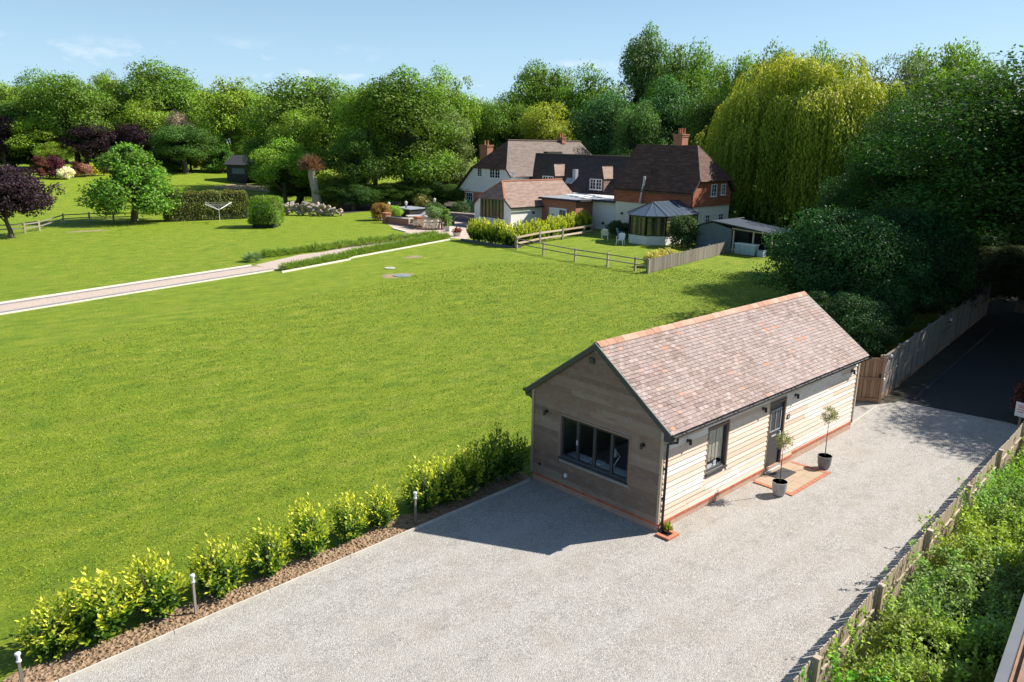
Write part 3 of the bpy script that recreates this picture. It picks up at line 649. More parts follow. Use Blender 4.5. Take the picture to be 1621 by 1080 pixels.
mb = MB(); mb.box(SL-t_, SL, t_, SW-t_, PZ-.04, 2.84); mb.slab([(SL, t_, 2.84), (SL, SW-t_, 2.84), (SL, SW/2, 4.36)], t_); mb.build('wall', 'interior', st)
mb = MB(); mb.box(t_+.002, SL-t_-.002, t_+.002, SW-t_-.002, .12, .2); mb.build('floor', 'interior', st)
GB = (2.79, SLOPE)
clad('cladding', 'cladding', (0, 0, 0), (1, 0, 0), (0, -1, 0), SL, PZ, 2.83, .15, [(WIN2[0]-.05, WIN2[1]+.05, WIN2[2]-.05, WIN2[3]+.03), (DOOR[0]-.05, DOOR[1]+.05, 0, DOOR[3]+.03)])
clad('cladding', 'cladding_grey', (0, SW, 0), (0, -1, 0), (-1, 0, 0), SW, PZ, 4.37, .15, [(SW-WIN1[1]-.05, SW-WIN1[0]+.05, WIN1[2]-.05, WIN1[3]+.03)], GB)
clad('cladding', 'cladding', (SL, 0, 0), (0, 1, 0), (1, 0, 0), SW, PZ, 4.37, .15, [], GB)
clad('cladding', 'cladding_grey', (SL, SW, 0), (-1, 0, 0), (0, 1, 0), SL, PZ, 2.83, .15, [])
mb = MB()
for x, y in ((-.03, -.03), (SL+.03, -.03), (-.03, SW+.03), (SL+.03, SW+.03)): mb = MB(); mb.box(x-.035, x+.035, y-.035, y+.035, PZ, 2.84); mb.build('corner_post', 'timber_pale', st)
mb = MB()
for (a, b, c, d) in ((0, 1, 0, 0),):
    mb.box(-.02, 7.0, -.02, .1, -.3, .17); mb.box(7.0, SL+.02, -.02, .1, -.3, .17); mb.box(-.02, .1, .1, SW+.02, -.3, .17); mb.box(SL-.1, SL+.02, .1, SW+.02, -.3, .17); mb.box(.1, SL-.1, SW-.1, SW+.02, -.3, .17)
    mb.box(7.04, SL+.021, -.0215, .05, .17, .24)
pl = mb.build('plinth', 'plinth_brick', st)
mb = MB(); mb.box(-.04, 5.33, -.04, .1, .17, .24); mb.box(6.32, 7.04, -.04, .1, .17, .24); mb.box(7.04, SL+.04, -.045, .12, .243, .315); mb.box(-.04, .1, .1, SW+.04, .17, .24)
mb.build('plinth_cap', 'plinth_cap', pl)
# windows
def frame_x(mb, x0, x1, z0, z1, y, w=.06, d=.07, mi=0):        # in a wall facing -y
    mb.box(x0, x1, y-d/2, y+d/2, z0, z0+w, mi); mb.box(x0, x1, y-d/2, y+d/2, z1-w, z1, mi); mb.box(x0, x0+w, y-d/2, y+d/2, z0+w, z1-w, mi); mb.box(x1-w, x1, y-d/2, y+d/2, z0+w, z1-w, mi)
def frame_y(mb, y0, y1, z0, z1, x, w=.06, d=.07, mi=0):
    mb.box(x-d/2, x+d/2, y0, y1, z0, z0+w, mi); mb.box(x-d/2, x+d/2, y0, y1, z1-w, z1, mi); mb.box(x-d/2, x+d/2, y0, y0+w, z0+w, z1-w, mi); mb.box(x-d/2, x+d/2, y1-w, y1, z0+w, z1-w, mi)
mb = MB(); y0, y1, z0, z1 = WIN1; frame_y(mb, y0, y1, z0, z1, .05, .065)
for k in (1, 2, 3):
    yy = y0+(y1-y0)*k/4; mb.box(.018, .082, yy-.045, yy+.045, z0+.065, z1-.065)
w1 = mb.build('window', 'anthracite', st); w1['label'] = 'wide four pane window in the shaded gable wall'
for k in range(4):
    ya, yb = y0+(y1-y0)*k/4, y0+(y1-y0)*(k+1)/4; m2 = MB(); m2.box(.045, .055, ya+.05, yb-.05, z0+.06, z1-.06); m2.build('pane', 'glass', w1)
m2 = MB(); m2.box(-.085, .02, y0-.02, y1+.02, z0-.045, z0-.003); m2.build('sill', 'anthracite', w1)
m2 = MB(); m2.box(-.035, .01, y0-.055, y0-.003, z0-.05, z1+.05); m2.box(-.035, .01, y1+.003, y1+.055, z0-.05, z1+.05); m2.box(-.036, .01, y0-.003, y1+.003, z1+.003, z1+.05); m2.build('trim', 'timber_brown', w1)
m2 = MB(); m2.box(-.02, .018, y0+(y1-y0)*.75-.012, y0+(y1-y0)*.75+.012, z0+.5, z0+.64); m2.build('handle', 'metal_pale', w1)
mb = MB(); a0, a1, z0, z1 = WIN2; frame_x(mb, a0, a1, z0, z1, .05, .06); w2 = mb.build('window', 'anthracite', st); w2['label'] = 'single pane window in the sunlit long wall'
m2 = MB(); m2.box(a0+.05, a1-.05, .045, .055, z0+.05, z1-.05); m2.build('pane', 'glass', w2)
m2 = MB(); m2.box(a0-.02, a1+.02, -.085, .02, z0-.045, z0-.003); m2.build('sill', 'anthracite', w2)
m2 = MB(); m2.box(a0-.055, a0-.003, -.035, .01, z0-.05, z1+.05); m2.box(a1+.003, a1+.055, -.035, .01, z0-.05, z1+.05); m2.box(a0-.003, a1+.003, -.036, .01, z1+.003, z1+.05); m2.build('trim', 'timber_brown', w2)
m2 = MB(); [m2.box(a0+.065+i*.084, a0+.147+i*.084, .085+.012*(i % 2), .095+.012*(i % 2), z0+.24, z1-.055) for i in range(10)]; m2.build('blind', 'blind', w2)
m2 = MB(); m2.box(a0, a1, .06, .35, z0-.02, z0+.045); m2.box(a0+.2, a0+.42, .07, .084, z0+.045, z0+.16); m2.box(a0+.5, a0+.62, .066, .084, z0+.045, z0+.21); m2.build('inner_sill', 'white_plastic', w2)
# pale things on a worktop just inside the gable window
m2 = MB(); y0, y1 = WIN1[0], WIN1[1]; m2.box(.17, .6, y0, y1, WIN1[2]-.06, WIN1[2]-.02)
for ya, w_, h_ in ((1.25, .4, .04), (1.85, .3, .03), (2.1, .25, .1), (2.55, .5, .05)): m2.box(.2, .42, ya, ya+w_, WIN1[2]-.02, WIN1[2]+h_)
m2.lathe([(.10, 1.35), (.055, 1.56)], (.5, 1.9, 0), 12); m2.tube([(.5, 1.9, 1.02), (.52, 1.7, 1.4), (.5, 1.9, 1.58)], .012, 6); m2.build('worktop', 'white_plastic', w1)
# door
mb = MB(); a0, a1, z0, z1 = DOOR; mb.box(a0, a0+.06, .0, .1, z0, z1); mb.box(a1-.06, a1, .0, .1, z0, z1); mb.box(a0+.06, a1-.06, .0, .1, z1-.06, z1); mb.box(a0+.06, a1-.06, .03, .075, z0+.03, z1-.06)
dr = mb.build('door', 'anthracite', st)
m2 = MB(); m2.box(a0+.17, a1-.17, .02, .029, 1.33, 1.95); frame_x(m2, a0+.13, a1-.13, 1.29, 1.99, .018, .035, .03, 1); xm = (a0+a1)/2; m2.box(xm-.012, xm+.012, .004, .0195, 1.33, 1.95, 1); m2.build('glazing', ['dark_pane', 'lead'], dr)
m2 = MB(); m2.box(a1-.15, a1-.11, -.02, .03, 1.0, 1.22); m2.box(a1-.24, a1-.11, -.035, -.02, 1.13, 1.16); m2.build('handle', 'metal_pale', dr)
m2 = MB(); m2.box(a0-.01, a1+.01, -.07, .029, .045, .075); m2.build('threshold', 'metal_pale', dr)
m2 = MB(); m2.box(a0-.05, a0-.003, -.035, .01, z0+.1, z1+.05); m2.box(a1+.003, a1+.05, -.035, .01, z0+.1, z1+.05); m2.box(a0-.003, a1+.003, -.036, .01, z1+.003, z1+.05); m2.build('trim', 'timber_brown', dr)
m2 = MB(); m2.box(xm-.13, xm+.13, .022, .0295, 1.12, 1.16); m2.build('letter_plate', 'metal_pale', dr)
# roof
mb = MB(); og, oe, th = .06, .31, .05; ze, zr = 2.74-.03, 4.57-.03; ym = SW/2
for s in (1, -1):
    ye = -oe if s > 0 else SW+oe
    q = [(-og, ye, ze), (SL+og, ye, ze), (SL+og, ym, zr), (-og, ym, zr)]
    mb.slab(q if s > 0 else q[::-1], .03)
rf = mb.build('roof', 'felt', st)
def tiles(s):
    mb = MB(); rr = random.Random(8+s); n = 27; sl = math.hypot(ym+oe, zr-ze); ca, sa = (ym+oe)/sl, (zr-ze)/sl; gau = (sl-.06)/n; tw = .19
    nc = int((SL+2*og)/tw); tw = (SL+2*og)/nc
    for i in range(n):
        for j in range(-1, nc):
            x0 = -og+j*tw+(tw/2 if i % 2 else 0); x1 = x0+tw-.007
            x0, x1 = max(x0, -og), min(x1, SL+og)
            if x1-x0 < .03: continue
            d0 = i*gau+rr.uniform(-.004, .004); d1 = d0+gau*1.12; l0 = .034+rr.uniform(-.003, .007); l1 = .014; t2 = .013; k = rr.uniform(-.004, .004)
            def P(x, d, l): y = -oe+d*ca-sa*l; z = ze+d*sa+ca*l; return (x, y if s > 0 else SW-y, z)
            pts = [P(x0, d0, l0-t2+k), P(x1, d0, l0-t2-k), P(x1, d1, l1-t2), P(x0, d1, l1-t2), P(x0, d0, l0+k), P(x1, d0, l0-k), P(x1, d1, l1), P(x0, d1, l1)]
            if s < 0: pts = [pts[a] for a in (1, 0, 3, 2, 5, 4, 7, 6)]
            # clusters of newer orange tiles
            r_ = rr.random(); cl = math.sin(x0*1.7+i*.5)+math.sin(x0*.6-i*.9); g = 1. if (rr.random() < (.030 if cl > 1.25 else .002)) else 0.
            if g and rr.random() < .4: g = .5
            mb.hexa(pts, 0, r_, g)
    return mb.build('roof_tiles', 'studio_tile', rf)
tiles(1); tiles(-1)
mb = MB(); nr_ = 34; lw = (SL+2*og)/nr_; rr = random.Random(4)
for i in range(nr_):
    x0, x1 = -og+i*lw, -og+(i+1)*lw-.008; prof = [(-.15, -.082), (-.08, -.012), (0, .028), (.08, -.012), (.15, -.082)]; r_ = rr.random(); j = rr.uniform(-.004, .004)
    for k in range(4):
        (ya, za), (yb, zb) = prof[k], prof[k+1]
        mb.hexa([(x0, ym+ya, zr+za+j), (x1, ym+ya, zr+za+j), (x1, ym+yb, zr+zb+j), (x0, ym+yb, zr+zb+j), (x0, ym+ya, zr+za+.03+j), (x1, ym+ya, zr+za+.03+j), (x1, ym+yb, zr+zb+.03+j), (x0, ym+yb, zr+zb+.03+j)], 0, r_)
mb.build('ridge_tiles', 'ridge_tile', rf)
for xe, nm in ((-og-.022, 'bargeboard'), (SL+og+.022, 'bargeboard')):
    mb = MB()
    for s in (1, -1):
        ye = -oe if s > 0 else SW+oe
        mb.hexa([(xe-.02, ye, ze-.15), (xe+.02, ye, ze-.15), (xe+.02, ym, zr-.15), (xe-.02, ym, zr-.15), (xe-.02, ye, ze+.012), (xe+.02, ye, ze+.012), (xe+.02, ym, zr+.012), (xe-.02, ym, zr+.012)], 0)
        # pale mortar line under the verge tiles
        mb.hexa([(xe-.024, ye, ze+.0), (xe+.02, ye, ze+.0), (xe+.02, ym, zr+.0), (xe-.024, ym, zr+.0), (xe-.024, ye, ze+.03), (xe+.02, ye, ze+.03), (xe+.02, ym, zr+.03), (xe-.024, ym, zr+.03)], 1)
    mb.build(nm, ['anthracite', 'verge'], rf)
for s in (1, -1):
    yg = -oe-.05 if s > 0 else SW+oe+.05; mb = MB(); prof = [(-.06, .0), (-.05, -.05), (0, -.075), (.05, -.05), (.06, .0)]
    for k in range(4):
        (a, za), (b, zb) = prof[k], prof[k+1]; x0, x1 = -og-.04, SL+og+.04
        mb.hexa([(x0, yg+a, ze+za-.012), (x1, yg+a, ze+za-.012), (x1, yg+b, ze+zb-.012), (x0, yg+b, ze+zb-.012), (x0, yg+a, ze+za), (x1, yg+a, ze+za), (x1, yg+b, ze+zb), (x0, yg+b, ze+zb)])
    mb.box(x0-.003, x0+.006, yg-.055, yg+.055, ze-.07, ze); mb.box(x1-.006, x1+.003, yg-.055, yg+.055, ze-.07, ze)
    for k in range(14): mb.box(.4+k*.8, .43+k*.8, yg-.068, yg+.06, ze-.005, ze+.008)
    mb.build('gutter', 'black_metal', rf)
    mb = MB(); yy = (-oe+.012, 0) if s > 0 else (SW, SW+oe-.012); mb.box(-og, SL+og, yy[0], yy[1], 2.60, 2.615); mb.box(-og, SL+og, yy[0]-.01 if s > 0 else yy[1]-.008, yy[0]+.008 if s > 0 else yy[1]+.01, 2.595, 2.70); mb.build('soffit', 'anthracite', rf)
for yy in ((-.33, -.04), (SW+.04, SW+.33)):
    mb = MB(); mb.box(-.055, -.01, yy[0], yy[1], 2.5, 2.62); mb.slab([(-.01, yy[0], 2.62), (-.01, yy[1], 2.62), (-.01, yy[1], 2.84 if yy[0] < 0 else 2.66), (-.01, yy[0], 2.66 if yy[0] < 0 else 2.84)], .045); mb.build('box_end', 'anthracite', rf)
mb = MB(); mb.tube([(.11, -oe-.05, ze-.07), (.11, -oe-.05, ze-.2), (.11, -.09, ze-.33), (.11, -.075, .28), (.11, -.085, .1), (.11, -.14, .03)], .035, 10)
for z in (.9, 1.7): mb.box(.06, .16, -.085, -.03, z, z+.04)
mb.build('downpipe', 'black_metal', st)
mb = MB(); mb.tube([(.0, SW+oe+.05, ze-.07), (.0, SW+oe+.05, ze-.16), (.05, SW+.08, ze-.32), (.05, SW+.08, .1)], .035, 8); mb.build('downpipe', 'black_metal', st)
for i, (x, y, ax) in enumerate(((1.06, 0, 'y'), (4.89, 0, 'y'), (6.84, 0, 'y'), (10.84, 0, 'y'), (0, 3.94, 'x'), (0, .55, 'x'))):
    mb = MB(); d = Vector((0, -1, 0)) if ax == 'y' else Vector((-1, 0, 0)); p = Vector((x, y, 2.22)); s_ = Vector((1, 0, 0)) if ax == 'y' else Vector((0, 1, 0))
    mb.tube([p+d*.025, p+d*.055], [.05, .05], 12); mb.tube([p+d*.05, p+d*.12+Vector((0, 0, .0))], .012, 6); mb.tube([p+d*.12+Vector((0, 0, .055)), p+d*.13+Vector((0, 0, -.085))], [.036, .042], 10)
    mb.build('wall_light', 'black_metal', st)
mb = MB(); mb.box(-.09, -.025, 2.27, 2.42, 3.98, 4.12); mb.build('gable_sensor', 'anthracite', st)
mb = MB(); mb.tube([(-.02, 3.13, .53), (-.075, 3.13, .53)], [.065, .055], 16); mb.build('vent', 'white_plastic', st)
mb = MB(); mb.tube([(-.02, 4.15, .56), (-.06, 4.15, .56)], [.04, .04], 12); mb.build('outside_tap', 'black_metal', st)
mb = MB(); mb.box(6.45, 6.62, -.045, -.028, 1.53, 1.67); pq = mb.build('house_plaque', 'anthracite', st)
m2 = MB()
for (x, z, w, h) in ((6.49, 1.62, .09, .012), (6.48, 1.595, .11, .012), (6.50, 1.57, .07, .012)): m2.box(x, x+w, -.049, -.0452, z, z+h)
m2.build('plaque_lines', 'metal_pale', pq)
# doorstep, mat, gully
mb = MB(); mb.box(4.75, 6.85, -1.2, -.05, -.02, .03); struct(mb.build('doorstep_paving', 'sandstone'))
mb = MB()
for i in range(11): mb.box(4.60+i*.225, 4.81+i*.225, -1.32, -1.21, -.02, .034)
for i in range(5): mb.box(4.62, 4.735, -1.2+i*.225, -.99+i*.225, -.02, .034); mb.box(6.865, 6.98, -1.2+i*.225, -.99+i*.225, -.02, .034)
struct(mb.build('doorstep_brick_border', 'terracotta'))
mb = MB(); mb.box(5.38, 6.22, -.62, -.16, .031, .052); tag(mb.build('door_mat', 'rubber_mat'), 'dark rubber mat lying on the sandstone step in front of the studio door', 'door mat')
mb = MB(); gx, gy = -.03, -.30
mb.box(gx-.17, gx+.3, gy-.21, gy-.10, -.02, .06); mb.box(gx-.17, gx-.06, gy-.095, gy+.2, -.02, .06); mb.box(gx+.19, gx+.3, gy-.095, gy+.2, -.02, .06); mb.box(gx-.055, gx+.185, gy-.095, gy+.2, -.05, .005, 1)
tag(mb.build('drain_surround', ['terracotta', 'black_metal']), 'small orange brick surround round the drain at the foot of the studio downpipe', 'drain')
w_ = link('weed', tuft_mesh(9, .13, .22, 120, .11, .5), None, (.20, .22, .02)); w_.location = (.24, -.16, .02); tag(w_, 'little yellow green weed growing beside the drain at the studio corner', 'weed')
# potted olives
def olive(label, x, y, potm, seed, crown_r, top, lean):
    t = thing('potted_olive_tree', label, 'potted tree', (x, y, 0), 'pair of potted olive trees'); Rp = .215
    mb = MB(); mb.lathe([(.13, .0), (.165, .05), (.20, .20), (.215, .40), (.222, .42), (.205, .42), (.195, .37), (.19, .34)], (x, y, .004), 28, 0); mb.build('pot', potm, t, smooth=False)
    mb = MB(); mb.lathe([(.0, .33), (.192, .33), (.192, .345), (.0, .36)], (x, y, 0), 20); mb.build('soil', 'soil', t)
    zc = top-crown_r*1.25; mb = MB(); pts = [(x, y, .3), (x+.02+lean*.3, y+.01, .6), (x-.01+lean*.7, y, .95), (x+lean, y, zc)]
    mb.tube(pts, [.017, .014, .012, .008], 7); rr = random.Random(seed)
    for i in range(16):
        a = rr.uniform(0, 6.28); mb.tube([(x+lean, y, zc-rr.uniform(0, .2)), (x+lean+math.cos(a)*crown_r*.6, y+math.sin(a)*crown_r*.6, zc+rr.uniform(-.15, .4)*crown_r*2)], [.006, .002], 4)
    mb.build('trunk', 'bark', t)
    r = np.random.default_rng(seed); C = unit(r, 26)*crown_r*.62*np.array([1, 1, 1.2])*r.uniform(.6, 1.15, (26, 1)); Ps, Ds = [], []
    for c in C:
        m = 34; Ps.append(c+unit(r, m)*.115*r.uniform(.3, 1, (m, 1))); Ds.append(unit(r, m)+np.array([0, 0, .6])+c/crown_r)
    P = np.concatenate(Ps); P = P+np.array([lean, 0, zc]); n = len(P)
    link('crown', leafmesh('foliage', P, np.concatenate(Ds), unit(r, n), .065*r.uniform(.6, 1.3, n), .28, r.uniform(size=n), r.uniform(.2, .8, n), 'leaf', .1), t, (.17, .18, .085))
olive('small olive tree in a pale grey pot, standing on the doorstep corner nearer the downpipe', 4.40, -1.02, 'pot_grey', 3, .30, 2.02, -.03)
olive('sparser olive tree in a darker grey pot, standing on the gravel beyond the studio door', 7.24, -1.0, 'pot_dark', 4, .27, 2.08, -.02)
# bollard lights
def bollard(label, x, y, h=.92, z=0):
    t = thing('bollard_light', label, 'garden light', (x, y, z), 'post lights along the laurel bed')
    mb = MB(); mb.box(x-.024, x+.024, y-.024, y+.024, z-.1, z+h-.2); mb.build('post', 'timber_grey', t)
    mb = MB(); mb.lathe([(.04, h-.2), (.045, h-.19), (.045, h-.17), (.03, h-.165), (.03, h-.06), (.052, h-.05), (.048, h-.02), (.0, h)], (x, y, z), 14); mb.build('lamp_head', 'light_head', t)
bollard('white topped light post between the third and fourth laurel bushes from the picture bottom', -10.10, 4.30)
bollard('white topped light post near the cast shadow of the studio, before the dense laurels', -4.33, 4.42)
bollard('white light post just entering the picture at its bottom left corner', -13.32, 4.0, .8)
# laurels along the bed
LB = [(-12.62, 4.85, .42, .78, 'leftmost low laurel bush at the end of the bed, yellow tipped'), (-11.78, 4.78, .60, 1.0, 'broad green laurel bush second from the picture left edge'), (-10.72, 4.82, .50, .98, 'yellow tipped laurel bush just left of the nearer light post'),
      (-9.42, 4.75, .47, .95, 'round laurel bush just right of the nearer light post'), (-8.28, 4.80, .43, .86, 'rounded golden laurel bush, fifth from the left along the bed'), (-7.18, 4.86, .43, 1.03, 'tall bright laurel bush, sixth from the left, with bare soil before it'),
      (-6.0, 4.95, .40, .85, 'laurel bush seventh from the left along the bed'), (-5.05, 5.0, .37, .78, 'smallest laurel bush, left of the farther light post'), (-3.72, 5.02, .46, .98, 'golden laurel bush right behind the farther light post')]
for i, (x, y, rx, h, lb) in enumerate(LB): laurel(lb, x, y, rx*1.28/.42, h*1.40, LAUR[i % 4], STEM, 'laurel bushes along the drive')
for i, (x, y, rx, h, lb) in enumerate([(-2.95, 4.98, .45, 1.02, 'yellow tipped laurel at the start of the dense dark run by the studio'), (-2.25, 4.9, .45, 1.08, 'laurel second in the dense run by the studio, pale tips'), (-1.62, 4.9, .42, 1.14, 'dark laurel in the dense run, third before the studio wall'), (-1.02, 4.9, .42, 1.3, 'tallest dark laurel, upright, close to the studio wall'), (-.42, 4.88, .40, 1.12, 'dark laurel touching the left corner of the studio')]):
    laurel(lb, x, y, rx*1.35/.42, h*1.32, LAUR[i] if i < 2 else LAURD[i % 2], STEM, 'laurel bushes along the drive')
# ================================================================== RIGHT HAND FENCE AND HEDGE
fx = [-10.1, -6.95, -3.83, -.73, 2.41, 5.72, 9.08, 12.35, 15.3]
pf = thing('paling_fence', 'fence of thin upright palings with pale posts, along the right of the drive', 'fence', (0, FY(0), 0))
for i, x in enumerate(fx):
    mb = MB(); y = FY(x)-.06; mb.box(x-.045, x+.045, y-.045, y+.045, -.1, FH); mb.box(x-.06, x+.06, y-.06, y+.06, FH, FH+.035); mb.build('post', 'timber_pale', pf)
    if i+1 < len(fx):
        mb = MB(); n = int((fx[i+1]-x)/.088); rr = random.Random(i)
        for k in range(n):
            xx = x+.06+(k+.5)*(fx[i+1]-x-.1)/n; j = rr.uniform(-.02, .02); h = FH+rr.uniform(-.02, .015)-.04*math.sin(math.pi*k/n)
            yy = FY(xx)+.012; mb.hexa([(xx-.026, yy-.01, .05), (xx+.026, yy-.01, .05), (xx+.026, yy+.01, .05), (xx-.026, yy+.01, .05), (xx-.026+j, yy-.01, h), (xx+.026+j, yy-.01, h), (xx+.026+j, yy+.01, h), (xx-.026+j, yy+.01, h)])
        for z in (.3, .9): mb.bar((x+.05, FY(x+.05)-.02, z), (fx[i+1]-.05, FY(fx[i+1]-.05)-.02, z), .03, .045)
        mb.build('paling_panel', 'timber_pale', pf)
def hedge_f(x0, x1, y0, y1, zt, dens=1., lump=.35, seedp=0.):
    def f(r, n):
        x = r.uniform(x0, x1, n); y = r.uniform(y0, y1, n)
        q = np.sin(x*1.9+seedp)*np.cos(y*2.3+x*.7)+.6*np.sin(x*4.1+y*3.7+seedp)+.4*np.sin(x*9+1)*np.sin(y*8)
        e = np.minimum(1, (y1-y)/.5); top = zt+lump*q*.5-.35*(1-e)
        dz = r.exponential(.16, n); z = top-dz; P = np.stack([x, y, z], 1)
        N = np.stack([-.35*np.cos(x*1.9+seedp)*np.cos(y*2.3), .35*np.sin(y*2.3)+.5*(1-e), np.ones(n)], 1)
        c = np.sin(x*.9+seedp)*.25+.5+.2*np.sin(y*3+x)
        P = P+r.normal(size=(n, 3))*.04; return P, N, np.clip(c+r.normal(size=n)*.1, 0, 1)
    return f
def hside_f(x0, x1, yoff, z0, z1):
    def f(r, n):
        x = r.uniform(x0, x1, n); z = r.uniform(z0, z1, n); y = np.array([FY(a) for a in x])-yoff-r.exponential(.12, n)+.12*np.sin(x*3)*np.cos(z*5)
        return np.stack([x, y, z], 1), np.stack([x*0, x*0+1, x*0+.4], 1)+0., np.clip(.5+.2*np.sin(x*2)+r.normal(size=n)*.1, 0, 1)
    return f
def hedge_thing(label, parts, color, x, y, group=None, cat='hedge', name='hedge'):
    t = thing(name, label, cat, (x, y, 0), group)
    for me in parts:
        o = link('foliage', me, t, color); o.location = (-x, -y, 0)
    return t
HG = 'overgrown bushes behind the paling fence'
HB = [(-7.5, -3.4, 1.28, (.085, .19, .02), 'bright green bush at the bottom right, nearest behind the paling fence'), (-3.6, -.6, 1.22, (.15, .20, .035), 'yellow green bush behind the paling fence, second from the bottom of the picture'), (-.8, 2.3, 1.28, (.13, .19, .05), 'grey green bramble bush behind the middle of the paling fence'),
      (2.1, 5.0, 1.25, (.17, .21, .03), 'golden green bush behind the paling fence, fourth from the bottom'), (4.8, 8.2, 1.22, (.12, .20, .04), 'green bush behind the paling fence, next to last before the drive'), (8.0, 12.4, 1.15, (.14, .21, .03), 'bush behind the far end of the paling fence by the white notice')]
for i, (x0, x1, zt, col, lb) in enumerate(HB):
    y1 = FY((x0+x1)/2)-.26; zt -= .02; parts = [mass(70+i, int(7800*(x1-x0)/3), hedge_f(x0-.25, x1+.25, y1-2.6, y1, zt, seedp=i*1.3, lump=.42), .085), mass(90+i, int(1500*(x1-x0)/3), hside_f(x0, x1, .22, .1, .8), .08)]
    # shoots that stand up and lean over the fence
    def shoots(r, n, x0=x0, x1=x1, y1=y1, zt=zt):
        k = 60; bx = r.uniform(x0, x1, k); by = y1-r.uniform(-.2, 2.2, k); hh = r.uniform(.1, .42, k); dx = r.normal(size=k)*.12; dy = r.normal(size=k)*.12+.04; i_ = r.integers(0, k, n); t_ = r.uniform(0, 1, n)
        return np.stack([bx[i_]+dx[i_]*t_, by[i_]+dy[i_]*t_, zt-.1+hh[i_]*t_*1.3], 1)+r.normal(size=(n, 3))*.035, unit(r, n)+np.array([0, 0, 1]), .6+.3*t_
    parts.append(mass(110+i, 1900, shoots, .085))
    t = hedge_thing(lb, parts, col, (x0+x1)/2, y1-1.2, HG, 'bush', 'bush')
    mb = MB(); mb.prism([(x0-.2, y1-2.6), (x1+.2, y1-2.6), (x1+.2, FY(x1)-.75), (x0-.2, FY(x0)-.75)], 0, .6); mb.build('dark_core', 'core', t)
# darker shrubs further right, in the shade of the outbuilding
for i, (x0, x1, y0, y1, zt) in enumerate([(-6.5, -1.5, -9.4, -8.0, .95), (-1.8, 4.0, -9.6, -7.9, 1.05), (3.8, 12, -9.2, -7.4, 1.3)]):
    lb = ['dark bush squeezed between the bright hedge and the outbuilding roof, nearest the camera', 'dark shaded bush in the middle of the right edge behind the bright hedge', 'farthest dark shaded bush at the right edge behind the bright hedge'][i]
    t = hedge_thing(lb, [mass(130+i, int(1500*(x1-x0)), hedge_f(x0, x1, y0, y1, zt, seedp=i+5., lump=.5), .10)], (.05, .12, .02), (x0+x1)/2, (y0+y1)/2, 'dark bushes by the outbuilding', 'bush', 'bush')
    mb = MB(); mb.box(x0, x1, y0, y1, 0, zt-.5); mb.build('dark_core', 'core', t)
# outbuilding roof at the very corner
ob = thing('outbuilding', 'low outbuilding roof with grey edge trim and brown boards, at the bottom right corner', 'outbuilding', (-2, -9.6, 0))
a, b = Vector((-12, -9.5, 0)), Vector((4, -7.5, 0)); d = (b-a).normalized(); nrm = Vector((d.y, -d.x, 0))
def Q(s, n_, z): p = a+d*s+nrm*n_; return (p.x, p.y, z)
mb = MB(); mb.hexa([Q(0, .15, 0), Q(0, 4, 0), Q(16, 4, 0), Q(16, .15, 0), Q(0, .15, 2.2), Q(0, 4, 2.2), Q(16, 4, 2.2), Q(16, .15, 2.2)][::1]); mb.build('wall', 'timber_brown', ob)
mb = MB(); mb.hexa([Q(0, 0, 2.3), Q(0, .14, 2.3), Q(16.1, .14, 2.3), Q(16.1, 0, 2.3), Q(0, 0, 2.5), Q(0, .14, 2.5), Q(16.1, .14, 2.5), Q(16.1, 0, 2.5)]); mb.build('edge_trim', 'trim_grey', ob)
mb = MB(); mb.hexa([Q(0, .15, 2.21), Q(0, 4.1, 2.21), Q(16.1, 4.1, 2.21), Q(16.1, .15, 2.21), Q(0, .15, 2.34), Q(0, 4.1, 2.34), Q(16.1, 4.1, 2.34), Q(16.1, .15, 2.34)])
for k in range(24):
    s = .24+k*.16; mb.hexa([Q(0, s, 2.345), Q(0, s+.11, 2.345), Q(16.05, s+.11, 2.345), Q(16.05, s, 2.345), Q(0, s, 2.42), Q(0, s+.11, 2.42), Q(16.05, s+.11, 2.42), Q(16.05, s, 2.42)])
mb.build('roof', 'deck_brown', ob)
# notice and red shrub
nt = thing('notice_sign', 'small white notice on a short post beside the red shrub at the drive', 'sign', (15.0, -4.25, 0))
mb = MB(); mb.box(14.97, 15.03, -4.28, -4.22, 0, 1.05); mb.build('post', 'timber_grey', nt)
mb = MB(); M_ = Matrix.Translation((14.955, -4.25, 1.0)) @ Matrix.Rotation(R(-12), 4, 'Z'); mb.box(-.012, .0, -.19, .19, -.25, .25, 0, M=M_)
for k, (w, z) in enumerate(((.12, .15), (.10, .08), (.13, .0), (.09, -.08))): mb.box(-.016, -.0125, -w, w, z-.012, z+.012, 1, M=M_)
mb.build('board', ['white_plastic', 'red_flower'], nt)
